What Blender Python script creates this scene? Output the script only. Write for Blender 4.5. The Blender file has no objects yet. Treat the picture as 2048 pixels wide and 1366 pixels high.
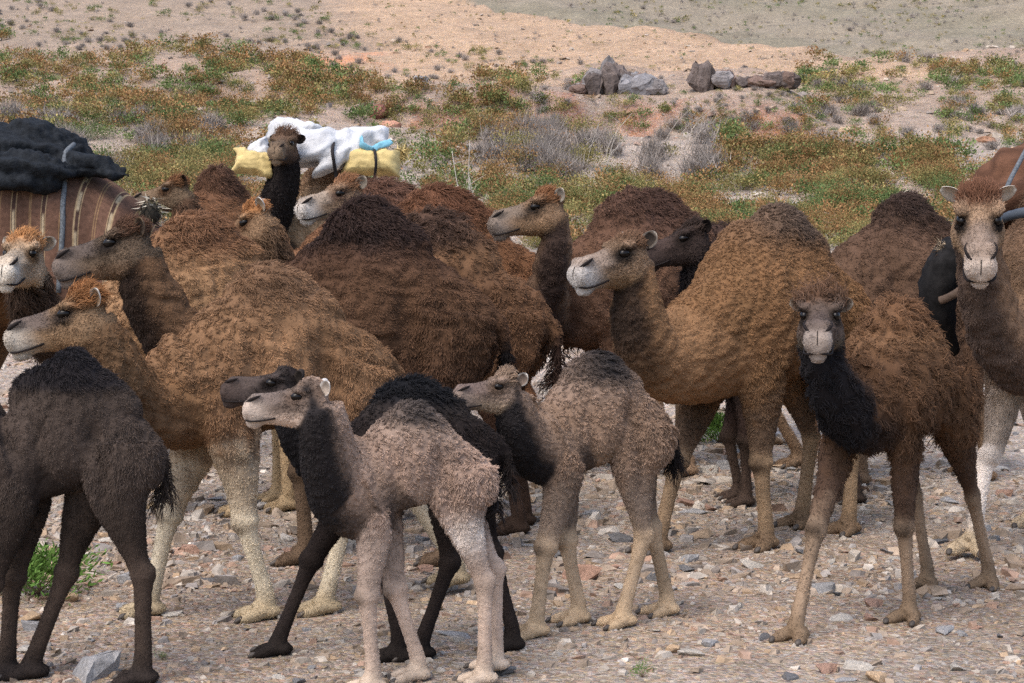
import bpy, math, random, time
import numpy as np
from mathutils import Vector, Matrix

T0 = time.time()
rng = np.random.default_rng(7)
random.seed(7)
SC = bpy.context.scene
COL = SC.collection
R = math.radians

# ------------------------------------------------------------------ camera
FPX = 3600.0                      # focal length in pixels of the 2048 px wide picture
CAM_Z = 1.6
PITCH = math.atan((683 - 558) / FPX)
cam_data = bpy.data.cameras.new('camera')
cam_data.sensor_width = 36.0
cam_data.lens = 36.0 * FPX / 2048.0
cam_data.clip_start = 0.1
cam_data.clip_end = 3000.0
cam = bpy.data.objects.new('camera', cam_data)
COL.objects.link(cam)
cam.location = (0, 0, CAM_Z)
cam.rotation_euler = (math.pi / 2 - PITCH, 0, 0)
SC.camera = cam

# ------------------------------------------------------------------ sky, sun, exposure
world = bpy.data.worlds.new('World')
SC.world = world
world.use_nodes = True
wn = world.node_tree
bg = wn.nodes['Background']
sky = wn.nodes.new('ShaderNodeTexSky')
sky.sky_type = 'NISHITA'
sky.sun_disc = False
SUN_EL, SUN_AZ = R(58), R(215)    # azimuth clockwise from +Y
sky.sun_elevation = SUN_EL
sky.sun_rotation = SUN_AZ
sky.dust_density = 3.0
sky.air_density = 1.0
wn.links.new(sky.outputs['Color'], bg.inputs['Color'])
bg.inputs['Strength'].default_value = 0.15
sun_data = bpy.data.lights.new('sun', 'SUN')
sun_data.energy = 0.95
sun_data.angle = R(35)
sun_data.color = (1.0, 0.95, 0.87)
sun = bpy.data.objects.new('sun', sun_data)
COL.objects.link(sun)
sd = Vector((math.sin(SUN_AZ) * math.cos(SUN_EL), math.cos(SUN_AZ) * math.cos(SUN_EL), math.sin(SUN_EL)))
sun.rotation_euler = sd.to_track_quat('Z', 'Y').to_euler()
SC.view_settings.view_transform = 'Standard'
SC.view_settings.look = 'None'
SC.view_settings.exposure = 1.12
SC.view_settings.gamma = 1.0
SC.view_settings.use_curve_mapping = False
SC.cycles.max_bounces = 5
SC.cycles.diffuse_bounces = 3
SC.cycles.use_denoising = False
SC.cycles_curves.shape = 'RIBBONS'
SC.cycles_curves.subdivisions = 2

# ------------------------------------------------------------------ helpers
CP, SP = math.cos(PITCH), math.sin(PITCH)

def unproject(px, py, d):
    """pixel of the 2048 x 1366 photograph and distance along the view axis -> world point"""
    xc = (px - 1024) / FPX * d
    yc = (683 - py) / FPX * d
    return np.array([xc, d * CP + yc * SP, CAM_Z - d * SP + yc * CP])

def project(p):
    p = np.asarray(p, float)
    dx, dy, dz = p[..., 0], p[..., 1], p[..., 2] - CAM_Z
    d = dy * CP - dz * SP
    yc = dy * SP + dz * CP
    return np.stack([1024 + dx / d * FPX, 683 - yc / d * FPX, d], -1)

_wr = np.random.default_rng(3)
_waves = [(_wr.uniform(0, 6.28), _wr.uniform(0, 6.28)) for _ in range(60)]

def wav(x, y, scale, seed=0, n=6):
    """cheap smooth noise in about -1..1, features of about SCALE metres"""
    r = np.zeros_like(np.asarray(x, float))
    for i in range(n):
        a, ph = _waves[(seed * 7 + i * 3) % 60]
        k = 6.283 / scale * (0.6 + 0.25 * i)
        r = r + np.sin((x * math.cos(a + i) + y * math.sin(a + i)) * k + ph + 1.7 * np.sin((x * math.sin(a) - y * math.cos(a)) * k * 0.43 + ph)) / (1 + 0.4 * i)
    return r / 2.4

def wav3(p, scale, seed=0, n=5):
    r = np.zeros(len(p))
    g = np.random.default_rng(seed + 100)
    for i in range(n):
        v = g.normal(size=3); v /= np.linalg.norm(v)
        v2 = g.normal(size=3); v2 /= np.linalg.norm(v2)
        k = 6.283 / scale * (0.6 + 0.3 * i)
        r += np.sin(p @ v * k + g.uniform(0, 6.28) + 1.5 * np.sin(p @ v2 * k * 0.6 + g.uniform(0, 6.28))) / (1 + 0.4 * i)
    return r / 2.2

def sstep(a, b, x):
    t = np.clip((np.asarray(x, float) - a) / (b - a), 0, 1)
    return t * t * (3 - 2 * t)

def tag(o, label=None, cat=None, group=None, kind=None):
    if label: o['label'] = label
    if cat: o['category'] = cat
    if group: o['group'] = group
    if kind: o['kind'] = kind
    return o

def mesh_from(name, V, F, mat=None, smooth=True):
    """V (n,3), F list or array of faces -> mesh"""
    me = bpy.data.meshes.new(name)
    V = np.asarray(V, np.float32)
    if isinstance(F, np.ndarray):
        k = F.shape[1]
        me.vertices.add(len(V)); me.vertices.foreach_set('co', V.ravel())
        me.loops.add(F.size); me.loops.foreach_set('vertex_index', F.ravel().astype(np.int32))
        me.polygons.add(len(F)); me.polygons.foreach_set('loop_start', np.arange(0, F.size, k, dtype=np.int32))
        me.update(calc_edges=True); me.validate()
    else:
        me.from_pydata([tuple(v) for v in V], [], [tuple(f) for f in F]); me.update()
    me.polygons.foreach_set('use_smooth', np.full(len(me.polygons), bool(smooth)))
    if mat: me.materials.append(mat)
    return me

def link(name, me, parent=None, loc=None):
    o = bpy.data.objects.new(name, me)
    COL.objects.link(o)
    if parent is not None: o.parent = parent
    if loc is not None: o.location = loc
    return o

def empty(name, loc=(0, 0, 0), rz=0):
    o = bpy.data.objects.new(name, None)
    o.empty_display_size = 0.1
    COL.objects.link(o)
    o.location = loc
    o.rotation_euler = (0, 0, rz)
    return o

def vcol(me, arr, name='tint'):
    a = me.attributes.new(name, 'FLOAT_COLOR', 'POINT')
    arr = np.asarray(arr, np.float32)
    if arr.shape[1] == 3: arr = np.concatenate([arr, np.ones((len(arr), 1), np.float32)], 1)
    a.data.foreach_set('color', arr.ravel())

class Acc:
    """collects pieces of geometry into one mesh"""
    def __init__(s): s.V = []; s.F = []; s.C = []; s.n = 0
    def add(s, V, F, c=None):
        V = np.asarray(V, float)
        s.V.append(V)
        s.F += [tuple(i + s.n for i in f) for f in F]
        if c is not None:
            c = np.asarray(c, float)
            s.C.append(np.broadcast_to(c, (len(V), 3)))
        s.n += len(V)
    def mesh(s, name, mat, smooth=True):
        me = mesh_from(name, np.concatenate(s.V), s.F, mat, smooth)
        if s.C: vcol(me, np.concatenate(s.C))
        return me

NR = 18
_PH = np.arange(NR) * 2 * math.pi / NR
def loft(C, A, B, egg=0.0, e=2.0):
    """closed loft through elliptical sections: centres C, half axes A (cos) and B (sin)"""
    C, A, B = (np.asarray(q, float) for q in (C, A, B))
    cs, sn = np.cos(_PH), np.sin(_PH)
    cx = np.sign(cs) * np.abs(cs) ** (2 / e); sx = np.sign(sn) * np.abs(sn) ** (2 / e)
    egg = np.broadcast_to(np.asarray(egg, float), (len(C),))
    V = C[:, None] + A[:, None] * (cx * 1.0)[None, :, None] * (1 - egg[:, None, None] * sx[None, :, None]) + B[:, None] * sx[None, :, None]
    n = len(C)
    F = [(i * NR + j, i * NR + (j + 1) % NR, (i + 1) * NR + (j + 1) % NR, (i + 1) * NR + j) for i in range(n - 1) for j in range(NR)]
    V = V.reshape(-1, 3)
    V = np.concatenate([V, [C[0], C[-1]]])
    a, b = n * NR, n * NR + 1
    F += [((j + 1) % NR, j, a) for j in range(NR)] + [((n - 1) * NR + j, (n - 1) * NR + (j + 1) % NR, b) for j in range(NR)]
    return V, F

def ellipsoid(c, ax, nu=14, nv=9):
    """ax: three half-axis vectors"""
    ax = np.asarray(ax, float); c = np.asarray(c, float)
    V = [c + ax[2]]
    for i in range(1, nv):
        th = math.pi * i / nv
        for j in range(nu):
            ph = 2 * math.pi * j / nu
            V.append(c + ax[0] * math.sin(th) * math.cos(ph) + ax[1] * math.sin(th) * math.sin(ph) + ax[2] * math.cos(th))
    V.append(c - ax[2]); m = len(V) - 1
    F = [(0, 1 + j, 1 + (j + 1) % nu) for j in range(nu)]
    for i in range(nv - 2):
        for j in range(nu):
            a = 1 + i * nu
            F.append((a + j, a + nu + j, a + nu + (j + 1) % nu, a + (j + 1) % nu))
    a = 1 + (nv - 2) * nu
    F += [(m, a + (j + 1) % nu, a + j) for j in range(nu)]
    return np.array(V), F

def tube_frames(P, side):
    """tangents, side axes and third axes along a polyline by parallel transport"""
    P = np.asarray(P, float)
    T = np.gradient(P, axis=0); T /= np.linalg.norm(T, axis=1)[:, None] + 1e-9
    s = np.asarray(side, float); S = []
    for t in T:
        s = s - t * (s @ t); s = s / (np.linalg.norm(s) + 1e-9); S.append(s)
    S = np.array(S)
    return T, S, np.cross(T, S)

def tube(P, ra, rb, side):
    T, S, U = tube_frames(P, side)
    ra = np.broadcast_to(np.asarray(ra, float), (len(P),)); rb = np.broadcast_to(np.asarray(rb, float), (len(P),))
    return loft(P, S * ra[:, None], U * rb[:, None])

def spline(P, n):
    """Catmull-Rom through points P"""
    P = np.asarray(P, float)
    Q = np.concatenate([[2 * P[0] - P[1]], P, [2 * P[-1] - P[-2]]])
    out = []
    for u in np.linspace(0, len(P) - 1, n):
        i = min(int(u), len(P) - 2); t = u - i
        a, b, c, d = Q[i], Q[i + 1], Q[i + 2], Q[i + 3]
        out.append(0.5 * (2 * b + (c - a) * t + (2 * a - 5 * b + 4 * c - d) * t * t + (3 * b - a - 3 * c + d) * t ** 3))
    return np.array(out)

# ------------------------------------------------------------------ materials
def mat_nodes(name):
    m = bpy.data.materials.new(name); m.use_nodes = True
    nt = m.node_tree
    return m, nt, nt.nodes['Principled BSDF']

def attr_mat(name, attr='tint', rough=0.9, spec=0.15, noise=0.0, nscale=30.0, bump=0.0, bscale=60.0, bdist=0.01, sheen=0.0):
    m, nt, b = mat_nodes(name)
    a = nt.nodes.new('ShaderNodeAttribute'); a.attribute_name = attr
    b.inputs['Roughness'].default_value = rough
    b.inputs['Specular IOR Level'].default_value = spec
    col = a.outputs['Color']
    tc = nt.nodes.new('ShaderNodeTexCoord')
    if noise:
        n = nt.nodes.new('ShaderNodeTexNoise'); n.inputs['Scale'].default_value = nscale; n.inputs['Detail'].default_value = 6
        nt.links.new(tc.outputs['Object'], n.inputs['Vector'])
        r = nt.nodes.new('ShaderNodeMapRange'); r.inputs[1].default_value = 0.3; r.inputs[2].default_value = 0.7
        r.inputs[3].default_value = 1 - noise; r.inputs[4].default_value = 1 + noise
        nt.links.new(n.outputs['Fac'], r.inputs[0])
        mx = nt.nodes.new('ShaderNodeVectorMath'); mx.operation = 'SCALE'
        nt.links.new(col, mx.inputs[0]); nt.links.new(r.outputs[0], mx.inputs['Scale'])
        col = mx.outputs[0]
    nt.links.new(col, b.inputs['Base Color'])
    if bump:
        n2 = nt.nodes.new('ShaderNodeTexNoise'); n2.inputs['Scale'].default_value = bscale; n2.inputs['Detail'].default_value = 5
        nt.links.new(tc.outputs['Object'], n2.inputs['Vector'])
        bp = nt.nodes.new('ShaderNodeBump'); bp.inputs['Strength'].default_value = bump; bp.inputs['Distance'].default_value = bdist
        nt.links.new(n2.outputs['Fac'], bp.inputs['Height']); nt.links.new(bp.outputs['Normal'], b.inputs['Normal'])
    return m

def plain_mat(name, col, rough=0.8, spec=0.3, noise=0.15, nscale=20.0, bump=0.0, bscale=60.0, bdist=0.01):
    m, nt, b = mat_nodes(name)
    b.inputs['Roughness'].default_value = rough
    b.inputs['Specular IOR Level'].default_value = spec
    tc = nt.nodes.new('ShaderNodeTexCoord')
    n = nt.nodes.new('ShaderNodeTexNoise'); n.inputs['Scale'].default_value = nscale; n.inputs['Detail'].default_value = 6
    nt.links.new(tc.outputs['Object'], n.inputs['Vector'])
    cr = nt.nodes.new('ShaderNodeValToRGB')
    cr.color_ramp.elements[0].position = 0.3; cr.color_ramp.elements[1].position = 0.7
    cr.color_ramp.elements[0].color = (*[c * (1 - noise) for c in col], 1)
    cr.color_ramp.elements[1].color = (*[min(1, c * (1 + noise)) for c in col], 1)
    nt.links.new(n.outputs['Fac'], cr.inputs[0]); nt.links.new(cr.outputs[0], b.inputs['Base Color'])
    if bump:
        n2 = nt.nodes.new('ShaderNodeTexNoise'); n2.inputs['Scale'].default_value = bscale; n2.inputs['Detail'].default_value = 5
        nt.links.new(tc.outputs['Object'], n2.inputs['Vector'])
        bp = nt.nodes.new('ShaderNodeBump'); bp.inputs['Strength'].default_value = bump; bp.inputs['Distance'].default_value = bdist
        nt.links.new(n2.outputs['Fac'], bp.inputs['Height']); nt.links.new(bp.outputs['Normal'], b.inputs['Normal'])
    return m

# ------------------------------------------------------------------ terrain shape
YC_X = np.array([-90, -40, -23, 0, 10, 16, 22, 40, 90], float)
YC_Y = np.array([520, 400, 300, 150, 98, 76, 64, 54, 50], float)

def base_h(y):
    return 0.172 * 2.5 * np.logaddexp(0, (np.asarray(y, float) - 13.5) / 2.5)

def ground_h(x, y):
    x = np.asarray(x, float); y = np.asarray(y, float)
    yc = np.interp(x, YC_X, YC_Y)
    wob = wav(x, y, 9.0, 1)
    b = base_h(np.minimum(y, yc))
    over = np.maximum(y - yc, 0)
    b = b - np.minimum(0.10 * over, 5.0) + 0.172 * 4 * (1 - np.exp(-over / 4.0))
    far = -18.4 + 0.26 * y + 1.2 * wav(x, y, 60, 4) + 0.5 * wav(x, y, 18, 5)
    k = 1.5
    h = np.where(y > yc, np.maximum(b, far) + np.exp(-np.abs(b - far) / k) * 0.3, b)
    # right hand hill
    h = h + 1.5 * np.exp(-((x - 21) / 8.5) ** 2 - ((y - 56) / 11) ** 2)
    # relief grows with distance from the herd
    far_k = sstep(12, 40, y)
    h = h + wob * (0.012 + 0.50 * far_k * np.clip(y / 60, 0, 1)) + wav(x, y, 2.9, 2) * (0.008 + 0.11 * far_k) + wav(x, y, 0.8, 6) * 0.008
    # eroded bank along the dry wash
    m = sstep(-5.0, -2.0, x) * (1 - sstep(6.5, 8.5, x))
    h = h + 0.85 * m * sstep(0, 1.0, y - (44.5 + 1.4 * wav(x, x * 0, 5.0, 3) - 0.25 * x)) * (1 - sstep(47, 60, y))
    return h

def ground_hit(px, py, dmin=4.0, dmax=400.0):
    """first ground point seen at a pixel (arrays); d is nan where none"""
    px = np.atleast_1d(np.asarray(px, float)); py = np.atleast_1d(np.asarray(py, float))
    def above(d, i):
        X = (px[i] - 1024) / FPX * d; yc = (683 - py[i]) / FPX * d
        return CAM_Z - d * SP + yc * CP > ground_h(X, d * CP + yc * SP)
    res = np.full(len(px), np.nan); lo = np.full(len(px), dmin); todo = np.arange(len(px))
    d = dmin
    while d < dmax and len(todo):
        up_ = above(d, todo)
        res[todo[~up_]] = d; lo[todo[up_]] = d
        todo = todo[up_]; d *= 1.025
    ok = np.where(~np.isnan(res))[0]
    for _ in range(6):
        mid = (lo[ok] + res[ok]) / 2
        up_ = above(mid, ok)
        lo[ok[up_]] = mid[up_]; res[ok[~up_]] = mid[~up_]
    X = (px - 1024) / FPX * res; yc = (683 - py) / FPX * res
    Y = res * CP + yc * SP
    return np.stack([X, Y, ground_h(X, Y)], -1), res
# ================================================================== ground
def ground_colour(x, y):
    """earth colours by place"""
    x = np.asarray(x, float); y = np.asarray(y, float)
    n1 = wav(x, y, 7.0, 11); n2 = wav(x, y, 1.7, 12); n3 = wav(x, y, 25.0, 13)
    c = np.empty(x.shape + (3,))
    def lay(col, a):
        a = np.clip(a, 0, 1)[..., None]
        c[...] = c * (1 - a) + np.array(col) * a
    c[...] = (0.29, 0.225, 0.168)
    lay((0.25, 0.180, 0.125), 0.7 * sstep(-0.3, 0.6, n1 + 0.4 * n2) * (1 - sstep(9, 12, y)))
    lay((0.32, 0.258, 0.205), sstep(11, 15, y) * 0.8)                      # stony wash
    lay((0.30, 0.215, 0.155), sstep(-0.1, 0.6, n1) * sstep(14, 20, y) * 0.7)
    lay((0.29, 0.20, 0.135), sstep(36, 52, y) * 0.8)
    # orange sandy spur
    yc = np.interp(x, YC_X, YC_Y)
    sp = sstep(50, 62, y + 3 * n1) * sstep(-9, -3, x + 0.10 * (y - 60) + 2 * n1) * (1 - sstep(13, 15.5, x - 0.0 * y))
    lay((0.37, 0.245, 0.145), sp * 0.95)
    lay((0.26, 0.195, 0.135), sstep(70, 95, y + 5 * n3) * (1 - sp) * 0.8)
    lay((0.45, 0.20, 0.09), np.exp(-(((x + 6.5 + 0.05 * (y - 70)) / 1.6) ** 2 + ((y - 72) / 11) ** 2)) * sstep(-0.2, 0.3, n2 + n1))
    lay((0.25, 0.12, 0.07), sstep(-4.2, -2.6, x) * (1 - sstep(6.5, 8.0, x)) * sstep(42, 43.5, y + 0.25 * x) * (1 - sstep(45.5, 47.5, y + 0.25 * x)) * sstep(-0.5, 0.3, n2 + 0.5 * n1) * 0.85)
    # far grey-green hill beyond the crest
    far = sstep(0, 8, y - yc)
    lay((0.225, 0.185, 0.13), far)
    lay((0.19, 0.165, 0.110), far * sstep(-0.4, 0.5, wav(x, y, 14, 14)) * 0.7)
    c *= (1 + 0.10 * n2 + 0.06 * n1)[..., None]
    return c

def ground_material():
    m, nt, b = mat_nodes('stony_earth')
    b.inputs['Roughness'].default_value = 0.95; b.inputs['Specular IOR Level'].default_value = 0.12
    L_ = nt.links.new
    at = nt.nodes.new('ShaderNodeAttribute'); at.attribute_name = 'tint'
    tc = nt.nodes.new('ShaderNodeTexCoord')
    def noise(scale, detail=8):
        n = nt.nodes.new('ShaderNodeTexNoise'); n.inputs['Scale'].default_value = scale; n.inputs['Detail'].default_value = detail
        L_(tc.outputs['Object'], n.inputs['Vector']); return n.outputs['Fac']
    def voro(scale):
        v = nt.nodes.new('ShaderNodeTexVoronoi'); v.inputs['Scale'].default_value = scale
        L_(tc.outputs['Object'], v.inputs['Vector']); return v
    def rng_(src, a, b_, c, d):
        r = nt.nodes.new('ShaderNodeMapRange')
        for i, q in zip((1, 2, 3, 4), (a, b_, c, d)): r.inputs[i].default_value = q
        L_(src, r.inputs[0]); return r.outputs[0]
    def mul(x, y):
        q = nt.nodes.new('ShaderNodeMath'); q.operation = 'MULTIPLY'; L_(x, q.inputs[0]); L_(y, q.inputs[1]); return q.outputs[0]
    f = mul(rng_(noise(3.0), 0.3, 0.7, 0.82, 1.18), rng_(noise(22.0), 0.3, 0.7, 0.72, 1.28))
    f = mul(f, rng_(noise(0.35, 5), 0.3, 0.7, 0.88, 1.12))
    v = voro(48.0)
    sepc = nt.nodes.new('ShaderNodeSeparateColor'); L_(v.outputs['Color'], sepc.inputs[0])
    f = mul(f, rng_(sepc.outputs[0], 0, 1, 0.70, 1.30))
    sc = nt.nodes.new('ShaderNodeVectorMath'); sc.operation = 'SCALE'
    L_(at.outputs['Color'], sc.inputs[0]); L_(f, sc.inputs['Scale'])
    hs = nt.nodes.new('ShaderNodeHueSaturation')
    L_(rng_(sepc.outputs[1], 0, 1, 0.475, 0.52), hs.inputs['Hue']); L_(rng_(sepc.outputs[2], 0, 1, 0.55, 1.25), hs.inputs['Saturation']); L_(sc.outputs[0], hs.inputs['Color'])
    L_(hs.outputs['Color'], b.inputs['Base Color'])
    bp = nt.nodes.new('ShaderNodeBump'); bp.inputs['Strength'].default_value = 0.8; bp.inputs['Distance'].default_value = 0.015
    ad = nt.nodes.new('ShaderNodeMath'); ad.operation = 'SUBTRACT'
    L_(noise(40.0), ad.inputs[0]); L_(v.outputs['Distance'], ad.inputs[1])
    L_(ad.outputs[0], bp.inputs['Height']); L_(bp.outputs['Normal'], b.inputs['Normal'])
    return m

ys = np.concatenate([np.linspace(-14, 5, 16)[:-1], 5 * (26 / 5.0) ** np.linspace(0, 1, 190)[:-1], 26 * (900 / 26.0) ** np.linspace(0, 1, 330)])
us = np.linspace(-1, 1, 261); us = us * 0.6 + us ** 3 * 0.4
UU, YY = np.meshgrid(us, ys)
XX = UU * (12 + 0.75 * np.abs(YY))
GV = np.stack([XX.ravel(), YY.ravel(), ground_h(XX, YY).ravel()], 1)
nr, ncol = XX.shape
ii = np.arange((nr - 1) * (ncol - 1)); rr_ = ii // (ncol - 1); cc_ = ii % (ncol - 1); a0 = rr_ * ncol + cc_
gme = mesh_from('ground', GV, np.stack([a0, a0 + 1, a0 + ncol + 1, a0 + ncol], 1), ground_material())
vcol(gme, ground_colour(GV[:, 0], GV[:, 1]))
tag(link('ground', gme), 'stony earth rising into scrubby orange and grey-green hills', None, None, 'structure')

# ------------------------------------------------------------------ stones
STONE_MAT = attr_mat('stone', 'tint', rough=0.9, spec=0.2, noise=0.28, nscale=14, bump=0.5, bscale=40, bdist=0.01)

def stone_shape(g, flat=0.45, sub=1):
    """angular, slabby stone about 1 m across"""
    t = (1 + 5 ** 0.5) / 2
    V = np.array([(-1, t, 0), (1, t, 0), (-1, -t, 0), (1, -t, 0), (0, -1, t), (0, 1, t), (0, -1, -t), (0, 1, -t), (t, 0, -1), (t, 0, 1), (-t, 0, -1), (-t, 0, 1)], float)
    V /= np.linalg.norm(V[0])
    F = [(0, 11, 5), (0, 5, 1), (0, 1, 7), (0, 7, 10), (0, 10, 11), (1, 5, 9), (5, 11, 4), (11, 10, 2), (10, 7, 6), (7, 1, 8), (3, 9, 4), (3, 4, 2), (3, 2, 6), (3, 6, 8), (3, 8, 9), (4, 9, 5), (2, 4, 11), (6, 2, 10), (8, 6, 7), (9, 8, 1)]
    for _ in range(sub):
        V = list(map(tuple, V)); mid = {}; nf = []
        def m(a, b):
            k = (min(a, b), max(a, b))
            if k not in mid:
                p = (np.array(V[a]) + np.array(V[b])) / 2; V.append(tuple(p / np.linalg.norm(p))); mid[k] = len(V) - 1
            return mid[k]
        for a, b, c in F:
            x, y, z = m(a, b), m(b, c), m(c, a); nf += [(a, x, z), (b, y, x), (c, z, y), (x, y, z)]
        F = nf; V = np.array(V)
    # cut by random planes for flat faces
    for _ in range(9):
        nrm = g.normal(size=3); nrm[2] *= 0.5; nrm /= np.linalg.norm(nrm); lim = g.uniform(0.22, 0.62)
        dd = V @ nrm; V = V - np.maximum(dd - lim, 0)[:, None] * nrm
    V[:, 2] = np.clip(V[:, 2], -g.uniform(0.4, 0.7), g.uniform(0.35, 0.6)) + V[:, 0] * g.uniform(-0.25, 0.25)
    V = V * np.array([g.uniform(0.9, 1.5), g.uniform(0.7, 1.1), flat * g.uniform(0.8, 1.7)])
    V += g.normal(size=V.shape) * 0.015
    return V * 0.62, F

def shard_shape(g, flat=0.45):
    V = np.array([(x, y, z) for z in (-1, 1) for y in (-1, 1) for x in (-1, 1)], float)
    V = V * g.uniform(0.35, 1.0, V.shape)
    V[4:, :2] *= g.uniform(0.45, 0.95); V[4:, :2] += g.uniform(-0.25, 0.25, 2)
    V[:, 0] += V[:, 1] * g.uniform(-0.5, 0.5)
    V = V * np.array([g.uniform(0.8, 1.3), g.uniform(0.55, 0.95), flat * g.uniform(0.7, 1.5)]) * 0.55
    return V, [(0, 2, 3), (0, 3, 1), (4, 5, 7), (4, 7, 6), (0, 1, 5), (0, 5, 4), (1, 3, 7), (1, 7, 5), (3, 2, 6), (3, 6, 7), (2, 0, 4), (2, 4, 6)]

gs = np.random.default_rng(21)
STONE_KINDS = {
    'grey': ((0.25, 0.24, 0.235), 'flat blue-grey stone lying on the gravel'),
    'pale': ((0.40, 0.36, 0.31), 'pale buff stone lying on the gravel'),
    'red': ((0.30, 0.185, 0.135), 'reddish angular stone lying on the gravel'),
    'ochre': ((0.36, 0.25, 0.155), 'ochre yellow stone chip lying on the gravel'),
    'dark': ((0.135, 0.13, 0.13), 'dark slate-coloured stone lying on the gravel')}
stone_meshes = {}
for kname, (kc, _) in STONE_KINDS.items():
    stone_meshes[kname] = []
    for i in range(5):
        V, F = stone_shape(gs, 0.5)
        me = mesh_from('stone', V, F, STONE_MAT, smooth=False)
        vcol(me, np.tile(np.array(kc) * gs.uniform(0.8, 1.2), (len(V), 1)))
        stone_meshes[kname].append(me)

STONES = []
def put_stone(kname, p, size, g=gs, label=None):
    o = bpy.data.objects.new('stone', stone_meshes[kname][g.integers(5)]); COL.objects.link(o)
    sx, sy, sz = size * g.uniform(0.85, 1.15), size * g.uniform(0.8, 1.1), size * g.uniform(0.45, 0.85)
    o.scale = (sx, sy, sz)
    o.rotation_euler = (g.uniform(-0.15, 0.15), g.uniform(-0.15, 0.15), g.uniform(0, 6.28))
    o.location = (p[0], p[1], float(ground_h(p[0], p[1])) + 0.12 * sz * 0.8)
    STONES.append((o, kname, size))
    return o

# stones that stand out in the photograph: pixel, width in pixels, kind
BIG = [(190, 1350, 175, 'grey'), (70, 1255, 85, 'grey'), (1240, 1080, 70, 'dark'), (1378, 1122, 75, 'grey'), (1180, 1158, 90, 'red'), (1325, 1160, 75, 'dark'),
       (1420, 1290, 85, 'grey'), (1375, 1142, 45, 'dark'), (1900, 1005, 60, 'grey'), (1370, 1010, 60, 'red'), (1650, 1185, 65, 'grey'), (905, 1270, 80, 'grey'), (1395, 1310, 70, 'pale'),
       (980, 1265, 55, 'pale'), (1650, 1345, 60, 'red'), (240, 1215, 60, 'grey'), (390, 1165, 55, 'dark'), (370, 1105, 60, 'red'), (430, 1000, 45, 'grey'), (610, 970, 50, 'dark'), (1070, 1000, 50, 'pale'),
       (1030, 985, 60, 'grey'), (1190, 1030, 55, 'grey'), (1420, 1020, 40, 'red'), (1455, 935, 60, 'grey'), (1460, 900, 55, 'pale'), (1780, 1010, 45, 'grey'), (1880, 1085, 50, 'dark'), (850, 1140, 60, 'red'),
       (1410, 945, 50, 'pale'), (1580, 940, 50, 'grey'), (1690, 985, 40, 'ochre'), (1150, 600, 60, 'red'), (1180, 690, 50, 'pale'), (1525, 1278, 32, 'dark'), (1340, 1305, 40, 'ochre'), (1740, 1240, 40, 'red'),
       (1700, 1335, 70, 'pale'), (125, 1205, 60, 'ochre'), (60, 1300, 70, 'pale'), (350, 1230, 45, 'pale'), (480, 1120, 45, 'grey'), (440, 905, 40, 'dark'), (1960, 1060, 45, 'grey'), (2010, 990, 50, 'red')]
bx = np.array([b[0] for b in BIG], float); by = np.array([b[1] for b in BIG], float)
bp_, bd = ground_hit(bx, by)
for (x_, y_, w_, k_), p, d_ in zip(BIG, bp_, bd):
    if not np.isnan(d_): put_stone(k_, p, w_ / FPX * d_)
kn = list(STONE_KINDS)
q_x = gs.uniform(0, 2048, 300); q_y = 560 + 806 * gs.random(300) ** 0.85
q_y = np.where(gs.random(300) < 0.4, gs.uniform(840, 1150, 300), q_y)
q_p, q_d = ground_hit(q_x, q_y)
for p, dd in list(zip(q_p, q_d))[:245]:
    if np.isnan(dd): continue
    sz = min(float(np.exp(gs.normal(-2.5, 0.38))), 0.24)
    put_stone(kn[gs.choice(5, p=[0.27, 0.27, 0.2, 0.11, 0.15])], p, sz)

# gravel and the many smaller stones: one mesh
def gravel(name, n, ylo, yhi, smin, smax, label, xk=0.33, subm=0):
    g = np.random.default_rng(len(name) + n)
    y = ylo * (yhi / ylo) ** g.random(n)
    x = g.uniform(-1, 1, n) * (0.9 + xk * y)
    dens = wav(x, y, 1.6, 21) + 0.8 * wav(x, y, 5, 22)
    keep = g.random(n) < np.clip(0.62 + 0.45 * dens + 0.35 * sstep(8.5, 11, y), 0.12, 1)
    x, y = x[keep], y[keep]; n = len(x)
    sz = smin * (smax / smin) ** (g.random(n) ** 2.2)
    protos = [shard_shape(g, 0.34) for _ in range(16)]
    nv = len(protos[0][0]); F0 = np.array(protos[0][1])
    PV = np.array([p[0] for p in protos])
    which = g.integers(0, 16, n); a = g.uniform(0, 6.283, n)
    W = PV[which] * sz[:, None, None]
    ca, sa = np.cos(a)[:, None], np.sin(a)[:, None]
    Wx = W[:, :, 0] * ca - W[:, :, 1] * sa + x[:, None]; Wy = W[:, :, 0] * sa + W[:, :, 1] * ca + y[:, None]
    tilt = g.uniform(-0.3, 0.3, n)
    Wz = W[:, :, 2] + tilt[:, None] * W[:, :, 0] + (ground_h(x, y) + sz * 0.06)[:, None]
    V = np.stack([Wx, Wy, Wz], -1).reshape(-1, 3)
    F = (F0[None] + (np.arange(n) * nv)[:, None, None]).reshape(-1, 3)
    cols = np.array([STONE_KINDS[k][0] for k in kn] + [(0.30, 0.235, 0.18), (0.25, 0.19, 0.14), (0.47, 0.43, 0.38)])
    ci = g.choice(8, n, p=[0.14, 0.16, 0.11, 0.09, 0.05, 0.20, 0.17, 0.08])
    c = cols[ci] * np.exp(g.normal(size=(n, 1)) * 0.20)
    c = c * 0.66 + 0.34 * np.minimum(ground_colour(x, y) * 1.1, 0.5)          # dust settled on every stone
    me = mesh_from(name, V, F, STONE_MAT, smooth=False)
    vcol(me, np.repeat(c, nv, 0))
    tag(link(name, me), label, 'gravel', None, 'stuff')
gravel('gravel', 34000, 5.6, 13, 0.012, 0.075, 'loose multicoloured gravel strewn between the feet of the camels', 0.45)
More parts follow.
